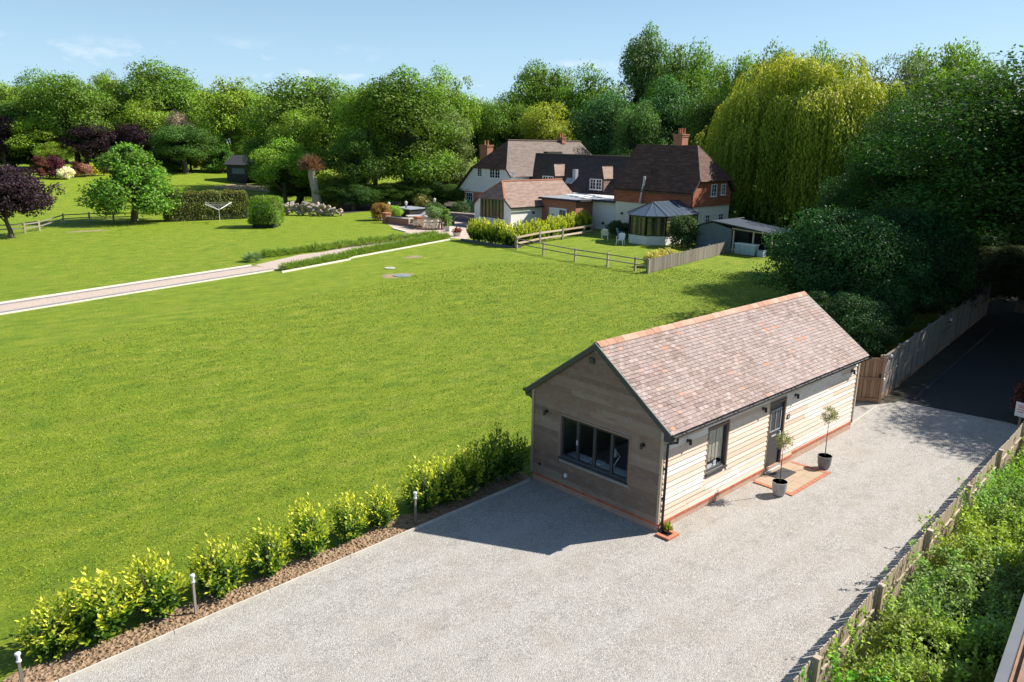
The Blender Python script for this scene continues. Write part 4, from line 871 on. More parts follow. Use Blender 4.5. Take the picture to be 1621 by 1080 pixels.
# ================================================================== SHADED DRIVE FENCE, GATE
def GY(x): return .57+(x-15.07)*.116
bf = thing('boarded_fence', 'tall weathered grey boarded fence running away into the shade beside the asphalt drive', 'fence', (15.07, .57, 0))
xs = [15.07+2.45*i for i in range(10)]
for i, x in enumerate(xs):
    mb = MB(); mb.box(x-.06, x+.06, GY(x)-.06, GY(x)+.06, -.1, 1.92); mb.build('post', 'timber_grey', bf)
    if i+1 < len(xs):
        mb = MB(); n = 20
        for k in range(n):
            a_, b_ = x+.06+k*2.33/n, x+.06+(k+1)*2.33/n-.012
            mb.hexa([(a_, GY(a_)-.012, .2), (b_, GY(b_)-.012, .2), (b_, GY(b_)+.012, .2), (a_, GY(a_)+.012, .2), (a_, GY(a_)-.012, 1.82), (b_, GY(b_)-.012, 1.82), (b_, GY(b_)+.012, 1.82), (a_, GY(a_)+.012, 1.82)])
        mb.bar((x+.06, GY(x)-.035, 1.84), (xs[i+1]-.06, GY(xs[i+1])-.035, 1.84), .09, .03); mb.bar((x+.06, GY(x)-.03, 1.0), (xs[i+1]-.06, GY(xs[i+1])-.03, 1.0), .035, .07)
        mb.build('fence_panel', 'timber_grey', bf)
        mb = MB(); mb.bar((x+.06, GY(x), .1), (xs[i+1]-.06, GY(xs[i+1]), .1), .05, .2); mb.build('gravel_board', 'timber_brown', bf)
gt = thing('side_gate', 'brown framed and boarded side gate closing the gap behind the far end of the studio', 'gate', (14.5, 1.2, 0))
def gp(s, n_, z): a_ = Vector((14.42, 1.22, 0)); d_ = Vector((.62, -.72, 0)).normalized(); q_ = Vector((-d_.y, d_.x, 0)); p = a_+d_*s+q_*(-n_); return (p.x, p.y, z)
def gbox(mb, s0, s1, n0, n1, z0, z1): mb.hexa([gp(s0, n0, z0), gp(s1, n0, z0), gp(s1, n1, z0), gp(s0, n1, z0), gp(s0, n0, z1), gp(s1, n0, z1), gp(s1, n1, z1), gp(s0, n1, z1)])
mb = MB(); [gbox(mb, -.55+k*.142, -.42+k*.142, 0, .02, .06, 1.82) for k in range(10)]; mb.build('boards', 'timber_brown', gt)
mb = MB()
for s in (-.55, .16, .80): gbox(mb, s, s+.09, .022, .06, .06, 1.84)
for z in (.12, .95, 1.72): gbox(mb, -.55, .89, .061, .085, z, z+.1)
mb.build('gate_frame', 'timber_brown', gt)
for s, lb in ((-.66, 0), (.91, 1)):
    mb = MB(); gbox(mb, s, s+.1, -.03, .08, -.1, 1.95); mb.build('gate_post', 'timber_brown', gt)
mb = MB(); gbox(mb, .82, .87, .086, .11, 1.05, 1.2); mb.build('latch', 'black_metal', gt)
for (x, z, lb) in ((15.9, 1.72, 'small white solar lamp fixed high on the shaded drive fence'), (15.15, .95, 'small white lamp on the fence post beside the side gate'), (26.5, 1.45, 'tiny white lamp far along the shaded drive fence')):
    t = thing('fence_lamp', lb, 'lamp', (x, GY(x)-.09, z), 'lamps on the shaded fence'); mb = MB(); mb.lathe([(.035, z-.05), (.07, z-.02), (.06, z+.05), (.0, z+.09)], (x, GY(x)-.11, 0), 12); mb.build('lamp_head', 'white_plastic', t); mb = MB(); mb.box(x-.05, x+.05, GY(x)-.075, GY(x)-.05, z-.14, z-.04); mb.build('bracket', 'black_metal', t)
mb = MB(); r = random.Random(12)
for i in range(170):
    a_ = r.uniform(0, 6.28); q = r.random()**.5; h = 1.75*(1-q)*r.uniform(.6, 1.0); s = r.uniform(.08, .2)
    mb.box(-s, s, -s*.6, s*.6, -s*.25, s*.25, M=Matrix.Translation((14.9+math.cos(a_)*q*1.1, 2.9+math.sin(a_)*q*1.1, h+.1)) @ Matrix.Rotation(r.uniform(0, 6), 4, Vector((r.uniform(-1, 1), r.uniform(-1, 1), 1)).normalized()))
tag(mb.build('rubble_heap', 'rubble'), 'heap of dark slates and rubble piled behind the side gate', 'rubble heap')
# ================================================================== PATH, BEDS, LAWN DETAIL
A = lambda u, v: G(u, v)
PX0, PX1 = Vector((-34, 33.3, 0)), Vector((12.2, 45.0, 0)); dv = (PX1-PX0).normalized(); pn = Vector((-dv.y, dv.x, 0))
def strip(name, m, a_, b_, n0, n1, z, kind=True):
    mb = MB(); q_ = (b_-a_).normalized(); n_ = Vector((-q_.y, q_.x, 0)); mb.face([tuple(a_+n_*n0+Vector((0, 0, z))), tuple(b_+n_*n0+Vector((0, 0, z))), tuple(b_+n_*n1+Vector((0, 0, z))), tuple(a_+n_*n1+Vector((0, 0, z)))][::1]); o = mb.build(name, m); return struct(o)
strip('garden_path', 'path_gravel', PX0, PX1, -1.5, 1.5, .004); strip('path_stone_band', 'path_stone', PX0, PX1, -1.18, -.80, .008); strip('path_stone_band', 'path_stone', PX0, PX1, .95, 1.30, .008)
for n0 in (-1.58, 1.52):
    mb = MB(); mb.bar(tuple(PX0+pn*n0+Vector((0, 0, .03))), tuple(PX1+pn*n0+Vector((0, 0, .03))), .09, .10)
    tag(mb.build('path_edging', 'edge_white'), 'pale edging board along the %s side of the garden path' % ('house' if n0 > 0 else 'near'), 'edging')
pth = [(12.2, 46.6), (17.6, 49.5), (20, 49.8), (34, 56.5), (37, 53.5), (21.6, 47.2), (18.6, 46.2), (12.2, 43.4)]
sheet('path_widening', pth[::-1], .006, 'path_gravel')
def edging(pts, label, m='edge_white', w=.12, h=.14):
    for_ = MB()
    for a_, b_ in zip(pts[:-1], pts[1:]): for_.bar((a_[0], a_[1], h/2-.02), (b_[0], b_[1], h/2-.02), w, h)
    tag(for_.build('bed_edging', m), label, 'edging')
edging([(12.0, 42.05), (19.4, 44.5)], 'pale edging below the short lavender row by the path bend')
edging([(19.6, 45.1), (34.35, 50.0), (34.5, 50.5)], 'pale edging below the long lavender row reaching to the patio')
def tuft(label, x, y, s, h, grp, col=(.13, .19, .035)):
    t = thing('lavender_clump', label, 'lavender', (x, y, 0), grp); o = link('foliage', TUFT[rng.randrange(3)], t, col); t.scale = (s, s, h); t.rotation_euler.z = rng.uniform(0, 6.28); return t
for i in range(22):
    f = i/21; tuft('green lavender clump in the upper row beyond the path, part of its even line', 14.9+f*19.8, 49.9+f*4.4+rng.uniform(-.2, .2)-1.4*f, 1.35, 1.1+rng.uniform(-.15, .2), 'upper lavender row')
for i in range(24):
    f = i/23; tuft('green lavender clump in the long row above the pale edging towards the patio', 20.0+f*14.2, 45.75+f*4.75, 1.15, 1.15+rng.uniform(-.15, .15), 'long lavender row')
for i in range(9):
    f = i/8; tuft('lavender clump in the short row beside the path bend', 12.9+f*6.3, 42.95+f*2.15, 1.25, 1.1+rng.uniform(-.1, .1), 'short lavender row')
tuft('large grey green lavender mound where the path meets the upper row', 12.9, 48.4, 1.7, 1.2, None, (.10, .15, .07))
mb = MB(); c = A(636, 437); mb.lathe([(.0, .01), (.62, .01), (.62, .05), (.0, .07)], (c.x, c.y, 0), 20); mb.box(c.x-.12, c.x+.12, c.y-.02, c.y+.02, .07, .1); tag(mb.build('tank_cover', 'lid_blue'), 'round blue green tank cover set in the middle of the lawn', 'tank cover')
mb = MB(); c = A(617, 425); mb.lathe([(.0, .01), (.42, .01), (.42, .05), (.0, .06)], (c.x, c.y, 0), 18); mb.box(c.x-.1, c.x+.1, c.y-.02, c.y+.02, .06, .08); tag(mb.build('tank_cover', 'concrete'), 'smaller grey cover in the lawn just behind the blue green one', 'tank cover')
for i, (u, v, a_, b_) in enumerate([(630, 436, 1.5, 1.1), (655, 407, 1.3, .7), (140, 366, 2.2, .8), (1300, 0, 0, 0)][:3]):
    c = A(u, v); r = random.Random(i); sheet('worn_soil_patch', [(c.x+math.cos(k/14*6.28)*a_*r.uniform(.6, 1.1), c.y+math.sin(k/14*6.28)*b_*r.uniform(.6, 1.1)) for k in range(14)], .005, 'worn')
# ================================================================== RAIL FENCES NEAR THE HOUSE
def rail_fence(name, label, posts, rails, h, m, w=.11, rw=(.05, .09), grp=None, mi='timber_grey', zf=lambda y: 0):
    t = thing(name, label, 'fence', (posts[0][0], posts[0][1], zf(posts[0][1])), grp)
    for x, y in posts: mb = MB(); mb.box(x-w/2, x+w/2, y-w/2, y+w/2, zf(y)-.1, zf(y)+h); mb.build('post', mi, t)
    for a_, b_ in zip(posts[:-1], posts[1:]):
        for z in rails: mb = MB(); mb.bar((a_[0], a_[1], zf(a_[1])+z), (b_[0], b_[1], zf(b_[1])+z), rw[0], rw[1]); mb.build('rail', m, t)
    return t
def A2(u, v): p = G(u, v); return (p.x, p.y)
rail_fence('rail_fence', 'pale two rail timber fence in front of the golden laurels beside the house', [A2(u, v) for u, v in ((817, 393), (854, 385), (890, 379.5), (924, 374), (938, 371))], (.42, .98), 1.15, 'timber_pale', .2, (.09, .17))
rail_fence('rail_fence', 'thin single rail fence across the lawn from the laurels to the picket fence', [A2(u, v) for u, v in ((818, 395), (860, 404), (910, 414), (961.5, 422), (1005, 429.5), (1026, 433))], (.55, .98), 1.12, 'timber_grey', .14, (.06, .08), mi='timber_pale')
pk = thing('picket_fence', 'weathered upright paling fence running from the lawn corner to the open shed', 'fence', (A2(1026, 432)[0], A2(1026, 432)[1], 0))
p0, p1 = Vector((*A2(1026, 433), 0)), Vector((48.6, 27.7, 0)); L_ = (p1-p0).length; d_ = (p1-p0)/L_
for q in range(4):
    mb = MB(); n = int(L_/4/.15)
    for k in range(n):
        p = p0+d_*(L_*q/4+k*L_/4/n); h = 1.08+rng.uniform(-.03, .03); mb.box(p.x-.05, p.x+.05, p.y-.03, p.y+.01, .03, h)
    for z in (.3, .85): mb.bar(tuple(p0+d_*L_*q/4+Vector((0, .05, z))), tuple(p0+d_*L_*(q+1)/4+Vector((0, .05, z))), .04, .07)
    mb.build('paling_panel', 'timber_grey', pk)
for q in range(5): p = p0+d_*L_*q/4; mb = MB(); mb.box(p.x-.06, p.x+.06, p.y+.08, p.y+.2, -.1, 1.15); mb.build('post', 'timber_grey', pk)
# golden laurels round the extension
def lrow(a_, b_, n, lbl, grp, s=1., h=1.):
    for i in range(n):
        f = i/(n-1); x, y = a_[0]+(b_[0]-a_[0])*f, a_[1]+(b_[1]-a_[1])*f
        laurel(lbl, x+rng.uniform(-.15, .15), y+rng.uniform(-.15, .15), s*rng.uniform(.92, 1.1), h*rng.uniform(.88, 1.12), LAURB[i % 3], STEMB, grp)
lrow((36.0, 48.3), (35.8, 42.6), 9, 'golden laurel in the near end row of the hedge round the white extension', 'near end row of golden laurels', 1.0, 1.12)
lrow((37.2, 43.0), (52.8, 48.4), 17, 'golden laurel in the row behind the pale two rail fence', 'golden laurels behind the rail fence', 1.05, 1.1)
edging([(34.9, 48.9), (34.9, 41.9), (36, 41.7)], 'low sleeper edging in front of the golden laurels by the patio', 'paving_dark', .2, .22)
# ================================================================== HOUSE
hs = thing('country_house', 'rambling country house with brown tiled roofs, white walls, brick and tile hanging', 'house', (58, 50, 0))
def win(parent, plane, c, a0, a1, z0, z1, nx=2, nz=3, sgn=-1, m='window_white', label=None, dbl=False):
    """multi pane window on plane 'x'/'y' at coordinate c; spans a0..a1"""
    mb = MB(); e = .10
    def bx(mb, p, q, zz0, zz1, n0, n1, mi=0):
        lo, hi = sorted((c+sgn*n0, c+sgn*n1))
        (mb.box(lo, hi, p, q, zz0, zz1, mi) if plane == 'x' else mb.box(p, q, lo, hi, zz0, zz1, mi))
    bx(mb, a0, a1, z0, z0+.08, -.05, e); bx(mb, a0, a1, z1-.08, z1, -.05, e); bx(mb, a0, a0+.08, z0+.08, z1-.08, -.05, e); bx(mb, a1-.08, a1, z0+.08, z1-.08, -.05, e)
    for k in range(1, nx): w = .035 if not (dbl and k == nx//2) else .12; x = a0+(a1-a0)*k/nx; bx(mb, x-w/2, x+w/2, z0+.08, z1-.08, .0, .07)
    for k in range(1, nz): z = z0+(z1-z0)*k/nz; bx(mb, a0+.08, a1-.08, z-.016, z+.016, .0, .06)
    o = mb.build('window', m, parent); m2 = MB(); bx(m2, a0+.08, a1-.08, z0+.08, z1-.08, -.02, .02); m2.build('pane', 'dark_pane', o)
    m3 = MB(); bx(m3, a0-.08, a1+.08, z0-.07, z0-.002, -.05, .16); m3.build('sill', m, o); return o
def chimney(parent, x, y, z0, z1, w, d, pots):
    mb = MB(); mb.box(x-w/2, x+w/2, y-d/2, y+d/2, z0, z1-.3); c = None
    mb.box(x-w/2-.05, x+w/2+.05, y-d/2-.05, y+d/2+.05, z1-.3, z1-.12); mb.box(x-w/2-.1, x+w/2+.1, y-d/2-.1, y+d/2+.1, z1-.12, z1)
    o = mb.build('chimney', 'brick', parent)
    for (px, py) in pots: m2 = MB(); m2.lathe([(.15, z1), (.13, z1+.1), (.11, z1+.5), (.14, z1+.52), (.14, z1+.6)], (x+px, y+py, 0), 10); m2.build('chimney_pot', 'terracotta', o)
    return o
# right wing
X0, X1, Y0, Y1, XR, ZE, ZR = 54., 61., 35.3, 45.2, 57.5, 4.7, 9.35
mb = MB(); mb.box(X0, X1, Y0, Y1, -.1, 3.4); mb.build('wall', 'render_cream', hs)['label'] = 'cream rendered ground floor walls of the right wing'
mb = MB(); mb.slab([(X0-.06, Y0-.06, 3.405), (X1+.06, Y0-.06, 3.405), (X1+.06, Y0-.06, 4.7), (X1-1.05, Y0-.06, 6.0), (X0+1.05, Y0-.06, 6.0), (X0-.06, Y0-.06, 4.7)], .3)
mb.box(X0-.06, X0+.2, Y0+.25, Y1, 3.405, 4.75); mb.box(X1-.2, X1+.06, Y0+.25, Y1, 3.405, 4.75); mb.box(X0-.11, X0-.06, Y0-.11, Y1, 3.36, 3.46); mb.box(X0-.06, X1+.06, Y0-.11, Y0-.06, 3.36, 3.46)
mb.build('tile_hanging', 'tile_hung', hs)
k = (ZR-ZE)/(XR-X0+.4); yh = Y0+2.1; zh = 6.0; xh = lambda z: XR-(ZR-z)/k; o_ = .35
mb = MB(); T = .16
mb.slab([(X0-.4, Y1+.1, ZE), (X0-.4, Y0-o_, ZE), (xh(zh), Y0-o_, zh), (XR, yh, ZR), (XR, Y1+.1, ZR)][::-1], T)
mb.slab([(X1+.4, Y1+.1, ZE), (X1+.4, Y0-o_, ZE), (2*XR-xh(zh), Y0-o_, zh), (XR, yh, ZR), (XR, Y1+.1, ZR)], T)
mb.build('roof', 'tile_brown', hs)['label'] = 'steep dark roof of the right wing'
mb = MB(); mb.slab([(xh(zh)-.1, Y0-o_-.08, zh-.08), (2*XR-xh(zh)+.1, Y0-o_-.08, zh-.08), (XR, yh, ZR+.02)], T); mb.build('hip', 'tile_brown', hs)
mb = MB(); mb.slab([(X0, Y1+.08, 3.3), (X1, Y1+.08, 3.3), (X1, Y1+.08, 4.9), (XR, Y1+.08, 9.2), (X0, Y1+.08, 4.9)], .2); mb.build('gable_wall', 'tile_hung', hs)
mb = MB(); mb.bar((XR, yh, ZR+.05), (XR, Y1+.1, ZR+.05), .22, .12); mb.bar((xh(zh), Y0-o_, zh+.03), (XR, yh, ZR+.06), .16, .1); mb.build('ridge', 'tile_red', hs)
mb = MB(); mb.box(X0-.5, X0-.4, Y0-o_, Y1, ZE-.14, ZE-.02); mb.tube([(X0-.2, Y0-.1, 4.6), (X0-.12, Y0-.02, 4.2), (X0-.12, Y0-.02, .0)], .05, 6); mb.build('gutter', 'black_metal', hs)
chimney(hs, 57.9, 39.9, 8.3, 10.6, 1.1, 1.1, ((-.25, -.2), (.25, -.2), (-.0, .25)))
mb = MB(); mb.slab([(X0+2.2, 39.2, 8.02), (X0+2.2, 40.7, 8.02), (X0+3.0, 40.7, 8.95), (X0+3.0, 39.2, 8.95)][::-1], .02); mb.build('lead_flashing', 'lead', hs)
win(hs, 'y', Y0-.08, 57.1, 58.1, 4.35, 5.6, 2, 3)['label'] = 'white upstairs window in the tile hung end wall'
win(hs, 'y', Y0-.08, 59.0, 59.8, 4.45, 5.6, 2, 3); win(hs, 'y', Y0-.02, 56.4, 57.3, 1.3, 2.5, 2, 3); win(hs, 'y', Y0-.02, 58.9, 59.9, 1.5, 2.5, 2, 3)
mb = MB(); mb.tube([(53.75, 41.6, 3.3), (53.6, 41.6, 3.5), (53.6, 41.2, 5.7)], .1, 8); mb.tube([(53.6, 41.2, 5.2), (53.6, 41.15, 6.2)], .14, 10); mb.build('flue', 'metal_pale', hs)
mb = MB(); mb.tube([(X0-.02, 44.2, 2.1), (X0-.15, 44.2, 2.1)], .13, 10); mb.build('wall_vent', 'black_metal', hs)
mb = MB(); mb.tube([(54.8, 41.2, 5.5), (54.8, 41.2, 6.8)], .05, 6); mb.tube([(54.8, 41.2, 6.8), (54.8, 41.2, 6.95)], .16, 8); mb.build('vent_pipe', 'felt', hs)
# middle range
XM, XE, ZM, ZME = 65., 60.3, 7.9, 3.6
mb = MB(); mb.box(61.0, 70, 45.2, 66, -.1, 3.5); mb.box(56.5, 61, 45.28, 66, -.1, 3.4); mb.build('wall', 'render_white', hs)
km = (ZM-ZME)/(XM-XE); xl = 59.0; zl = ZM-(XM-xl)*km
mb = MB(); mb.slab([(xl, 45.0, zl+.0), (XM, 45.0, ZM), (XM, 69.2, ZM), (xl, 66.2, zl+.0)], T); mb.slab([(XM, 45.0, ZM), (XM+4.7, 45.0, ZME), (XM+4.7, 69.2, ZME), (XM, 69.2, ZM)], T)
mb.slab([(56.2, 45.25, 2.9), (xl, 45.25, zl+.08), (xl, 66, zl+.08), (56.2, 66, 2.9)], T)
mb.build('roof', 'tile_dark', hs)['label'] = 'dark tiled roof of the middle range'
mb = MB(); mb.bar((XM, 45, ZM+.05), (XM, 69, ZM+.05), .22, .12); mb.build('ridge', 'tile_grey', hs)
def dormer(y0, y1, zs, ze_, zr_):
    xf = 60.5; t = MB(); t.box(xf, xf+2.2, y0+.12, y1-.12, zs-.3, ze_); o = t.build('dormer', 'tile_dark', hs)
    t = MB(); yc = (y0+y1)/2; xb = xf+3.6; hp = 1.15
    t.slab([(xf-.15, y0-.05, ze_-.06), (xb, y0-.05, ze_-.06), (xb, yc, zr_), (xf-.15+hp, yc, zr_)], .1); t.build('dormer_cheek_roof', 'tile_red', o)
    t = MB(); t.slab([(xf-.15, y1+.05, ze_-.06), (xb, y1+.05, ze_-.06), (xb, yc, zr_), (xf-.15+hp, yc, zr_)][::-1], .1); t.slab([(xf-.17, y0-.05, ze_-.07), (xf-.17+hp, yc, zr_+.01), (xf-.17, y1+.05, ze_-.07)][::1], .1); t.build('dormer_roof', 'tile_dark', o)  # dark tile here, paler on sun-facing slope and cheek: light painted by colour
    win(o, 'x', xf, y0+.35, y1-.35, zs, ze_-.12, 4, 3, dbl=True)
    t = MB(); t.slab([(xf, y0+.1, zs-.5), (xf+1.9, y0+.1, zs-.5+1.75), (xf+1.9, y0+.1, ze_-.05), (xf, y0+.1, ze_-.05)], .03); t.build('cheek', 'tile_red', o)
dormer(52.3, 54.9, 3.95, 5.35, 6.75); dormer(60.4, 63.0, 3.95, 5.35, 6.75)
mb = MB(); mb.box(61.6, 62.1, 58.0, 58.5, 4.4, 6.2); mb.build('roof_vent_stack', 'lead', hs); mb = MB(); mb.slab([(60.9, 58.0, 4.45), (61.6, 57.9, 5.1), (61.6, 59.4, 5.1), (60.9, 59.2, 4.45)], .03); mb.build('lead_flashing', 'lead', hs)
# brick and flat roofed part
mb = MB(); mb.box(51.6, 56.5, 48.9, 54.2, -.1, 3.12); mb.build('wall', 'brick', hs)['label'] = 'orange brick walls under the flat lead roof'
mb = MB(); mb.box(54.5, 56.5, 45.28, 48.9, -.1, 3.12); mb.build('wall', 'render_white', hs)
mb = MB(); mb.box(51.2, 60.2, 48.5, 54.4, 3.125, 3.34); mb.box(53.9, 60.2, 45.25, 48.5, 3.125, 3.34); fr = mb.build('flat_roof', 'felt', hs)
mb = MB(); mb.box(51.3, 60.1, 48.6, 54.3, 3.342, 3.37)
for i in range(6): mb.box(51.3, 60.1, 48.75+i*1.05, 48.82+i*1.05, 3.37, 3.42)
mb.box(54.0, 60.1, 45.3, 48.6, 3.342, 3.37); mb.build('roof_sheets', 'lead', fr)
mb = MB(); [mb.box(53.4+i*1.5, 54.3+i*1.5, 49.2+(i % 2)*2.2, 50.6+(i % 2)*2.2, 3.425, 3.50) for i in range(4)]; mb.build('rooflight', 'window_white', fr)
dg = MB(); dg.box(51.52, 51.6, 50.2, 52.9, .05, 2.25); do = dg.build('garage_door', 'window_white', hs); do['label'] = 'white double doors in the brick wall'
m2 = MB(); [m2.box(51.49, 51.52, y, y+.42, 1.35, 2.05) for y in (50.35, 50.85)]; m2.box(51.49, 51.52, 52.2, 52.45, 1.4, 1.5); m2.build('pane', 'dark_pane', do)
mb = MB(); mb.tube([(54.48, 47.2, .75), (54.3, 47.2, .75)], .14, 10); mb.build('wall_vent', 'black_metal', hs)
# white extension with half hip
E0, E1, EY0, EY1, EZ, EYM, EZR = 46.6, 58.2, 54.1, 60.3, 2.35, 57.2, 5.05
ke = (EZR-EZ)/(EYM-EY0+.25); yh_ = lambda z: (EZR-z)/ke
mb = MB(); mb.box(E0, 56.5, EY0, EY1, -.1, 2.3); mb.slab([(E0, EY0, 2.3), (E0, EY1, 2.3), (E0, EYM+yh_(3.2)-.1, 3.15), (E0, EYM-yh_(3.2)+.1, 3.15)][::-1], .2); mb.build('wall', 'render_white', hs)['label'] = 'white walls of the low front extension'
zh2 = 3.2; hx = E0+1.5
mb = MB(); mb.slab([(E0-.25, EY0-.25, EZ), (E1, EY0-.25, EZ), (E1, EYM, EZR), (hx, EYM, EZR), (E0-.25, EYM-yh_(zh2), zh2)], .12); mb.slab([(E0-.25, EY1+.25, EZ), (E1, EY1+.25, EZ), (E1, EYM, EZR), (hx, EYM, EZR), (E0-.25, EYM+yh_(zh2), zh2)][::-1], .12)
mb.slab([(E0-.3, EYM-yh_(zh2), zh2), (hx, EYM, EZR+.01), (E0-.3, EYM+yh_(zh2), zh2)], .12)
mb.build('roof', 'tile_red', hs)['label'] = 'red tiled half hipped roof of the front extension'
mb = MB(); mb.bar((hx, EYM, EZR+.05), (E1, EYM, EZR+.05), .22, .12); mb.bar((E0-.25, EYM-yh_(zh2), zh2+.05), (hx, EYM, EZR+.06), .18, .1); mb.bar((E0-.25, EYM+yh_(zh2), zh2+.05), (hx, EYM, EZR+.06), .18, .1); mb.build('ridge', 'terracotta', hs)
mb = MB(); mb.bar((E0-.28, EY0-.27, EZ-.1), (E0-.28, EYM-yh_(zh2), zh2-.12), .06, .16); mb.bar((E0-.28, EY1+.27, EZ-.1), (E0-.28, EYM+yh_(zh2), zh2-.12), .06, .16); mb.box(E0-.25, 56.4, EY0-.36, EY0-.26, EZ-.14, EZ-.03); mb.tube([(53.6, EY0-.3, EZ-.14), (53.6, EY0-.08, 2.0), (53.6, EY0-.08, 0)], .05, 6); mb.build('gutter', 'black_metal', hs)
wo = MB(); y0, y1, z0, z1 = 55.3, 59.2, .95, 3.1
frame_y(wo, y0, y1, z0, z1, E0-.03, .1, .1)
for k_ in (1, 2, 3, 4): yy = y0+(y1-y0)*k_/5; wo.box(E0-.07, E0+.01, yy-.05, yy+.05, z0+.1, z1-.1)
wo = wo.build('window', 'anthracite', hs); wo['label'] = 'large green curtained window filling the extension gable'
m2 = MB(); m2.box(E0-.035, E0-.015, y0+.1, y1-.1, z0+.1, z1-.1); m2.build('pane', 'garden_glass', wo); m2 = MB(); m2.box(E0-.2, E0, y0-.05, y1+.05, z0-.08, z0-.002); m2.build('sill', 'window_white', wo)
mb = MB(); mb.box(50.0, 50.25, EY0-.16, EY0, 1.5, 1.75); mb.build('wall_light', 'black_metal', hs)
# left wing: gable towards the garden
LX, LY0, LYR, LY1, LZR = 58., 65.9, 69.8, 77.4, 9.65
kl, kr = (LZR-5.0)/(LYR-LY0), (LZR-2.4)/(LY1-LYR); zh3 = 6.0; hx3 = LX+2.9; XB = 78.
yL, yR_ = LYR+(LZR-zh3)/kr, LYR-(LZR-zh3)/kl
mb = MB(); mb.box(LX+.01, XB-1, LY0+.3, 75.6, -.1, 2.65); mb.build('wall', 'brick', hs)['label'] = 'brick ground floor of the left wing'
mb = MB(); mb.slab([(LX, LY0+.3, 2.65), (LX, 76.9, 2.65), (LX, yL, zh3), (LX, yR_+.1, zh3), (LX, LY0+.3, 4.9)][::-1], .3); mb.box(LX+.3, XB-1, LY0+.3, LY0+.6, 2.66, 4.9); mb.build('boarded_gable', 'boards_white', hs)['label'] = 'pale boarded upper gable of the left wing'
mb = MB(); mb.slab([(LX-.3, LY0-.1, 5.0), (XB, LY0-.1, 5.0), (XB-2.5, LYR, LZR), (hx3, LYR, LZR), (LX-.3, yR_, zh3)], .16); mb.slab([(XB, LY0-.1, 5.0), (XB, LY1, 2.4), (XB-2.5, LYR, LZR)], .16); mb.build('roof', 'tile_grey', hs)['label'] = 'sunlit brown grey roof slope of the left wing'
mb = MB(); mb.slab([(LX-.3, LY1, 2.4), (XB, LY1, 2.4), (XB-2.5, LYR, LZR), (hx3, LYR, LZR), (LX-.3, yL, zh3)][::-1], .16); mb.slab([(LX-.38, yR_-.1, zh3-.06), (hx3, LYR, LZR+.01), (LX-.38, yL+.1, zh3-.06)], .16); mb.build('roof', 'tile_brown', hs)  # slope and hip turned from the sun: shade painted with a darker tile
mb = MB(); mb.bar((hx3, LYR, LZR+.05), (XB-2.5, LYR, LZR+.05), .24, .14); mb.build('ridge', 'tile_grey', hs)
mb = MB(); mb.bar((LX-.33, LY1+.02, 2.3), (LX-.33, yL, zh3-.12), .06, .2); mb.bar((LX-.33, LY0-.1, 4.9), (LX-.33, yR_, zh3-.12), .06, .2); mb.build('bargeboard', 'black_timber', hs)
win(hs, 'x', LX-.02, 71.7, 72.7, 4.75, 6.0, 2, 4); win(hs, 'x', LX-.02, 68.1, 70.2, 4.65, 5.95, 4, 3, dbl=True)['label'] = 'paired white window high in the pale gable'
win(hs, 'x', LX-.0, 73.6, 75.1, .9, 2.5, 3, 3); win(hs, 'x', LX-.0, 73.3, 74.9, .1, .8, 3, 1)
chimney(hs, 61.8, 75.2, 3., 8.95, 1.1, 1.6, ((0, -.3), (0, .3))); chimney(hs, 71.6, 69.8, 9.3, 10.2, .8, .9, ((-.2, -.2), (-.2, .2)))
mb = MB(); mb.lathe([(.05, 5.3), (.28, 5.35), (.38, 5.45)], (0, 0, -5.3), 16); me_ = mb.build('satellite_dish', 'white_plastic', hs); me_.location = (57.6-58+.0, 65.4-50, 5.2+0); me_.rotation_euler = (R(70), 0, R(60))
for v_ in me_.data.vertices: v_.co.x += 58; v_.co.y += 50
mb = MB(); mb.box(66.2, 69.2, 67.4, 68.2, 7.6, 8.2); mb.build('roof_dormer', 'black_timber', hs)
# conservatory (joined to the house)
cp = [(54., 39.3), (49.0, 39.3), (47.35, 37.9), (47.3, 35.9), (48.7, 34.6), (54., 34.6)]
mb = MB(); mb.prism(cp, 0, .85); cv = mb.build('conservatory', 'render_white', hs); cv['label'] = 'white based conservatory with dark frames and a faceted roof'
mb = MB(); mb2 = MB()
for (xa, ya), (xb, yb) in zip(cp[:-1], cp[1:]):
    a_, b_ = Vector((xa, ya, 0)), Vector((xb, yb, 0)); n = max(1, int((b_-a_).length/.85))
    for zz, h in ((.91, .1), (2.1, .06), (2.66, .14)): mb.bar(tuple(a_+Vector((0, 0, zz))), tuple(b_+Vector((0, 0, zz))), .09, h)
    for k_ in range(n+1): p = a_.lerp(b_, k_/n); mb.box(p.x-.05, p.x+.05, p.y-.05, p.y+.05, .86, 2.72)
    mb2.bar(tuple(a_+Vector((0, 0, 1.78))), tuple(b_+Vector((0, 0, 1.78))), .02, 1.7)
mb.build('frame', 'anthracite', cv); mb2.build('glazing', 'garden_glass', cv)
rc = [(54., 39.6), (48.9, 39.6), (47.1, 38.05), (47.0, 35.8), (48.5, 34.35), (54., 34.35)]; ap, bp = (49.6, 36.95, 3.95), (54., 36.95, 3.95)
mb = MB(); mr_ = MB(); e = 2.76
tri = [[(rc[1][0], rc[1][1], e), ap, bp, (rc[0][0], rc[0][1], e)], [(rc[2][0], rc[2][1], e), ap, (rc[1][0], rc[1][1], e)], [(rc[3][0], rc[3][1], e), ap, (rc[2][0], rc[2][1], e)], [(rc[4][0], rc[4][1], e), ap, (rc[3][0], rc[3][1], e)], [(rc[5][0], rc[5][1], e), bp, ap, (rc[4][0], rc[4][1], e)]]
for q in tri: mb.slab(q[::-1], .04)
for q in rc[1:5]: mr_.bar((q[0], q[1], e+.04), (ap[0], ap[1], ap[2]+.04), .07, .08)
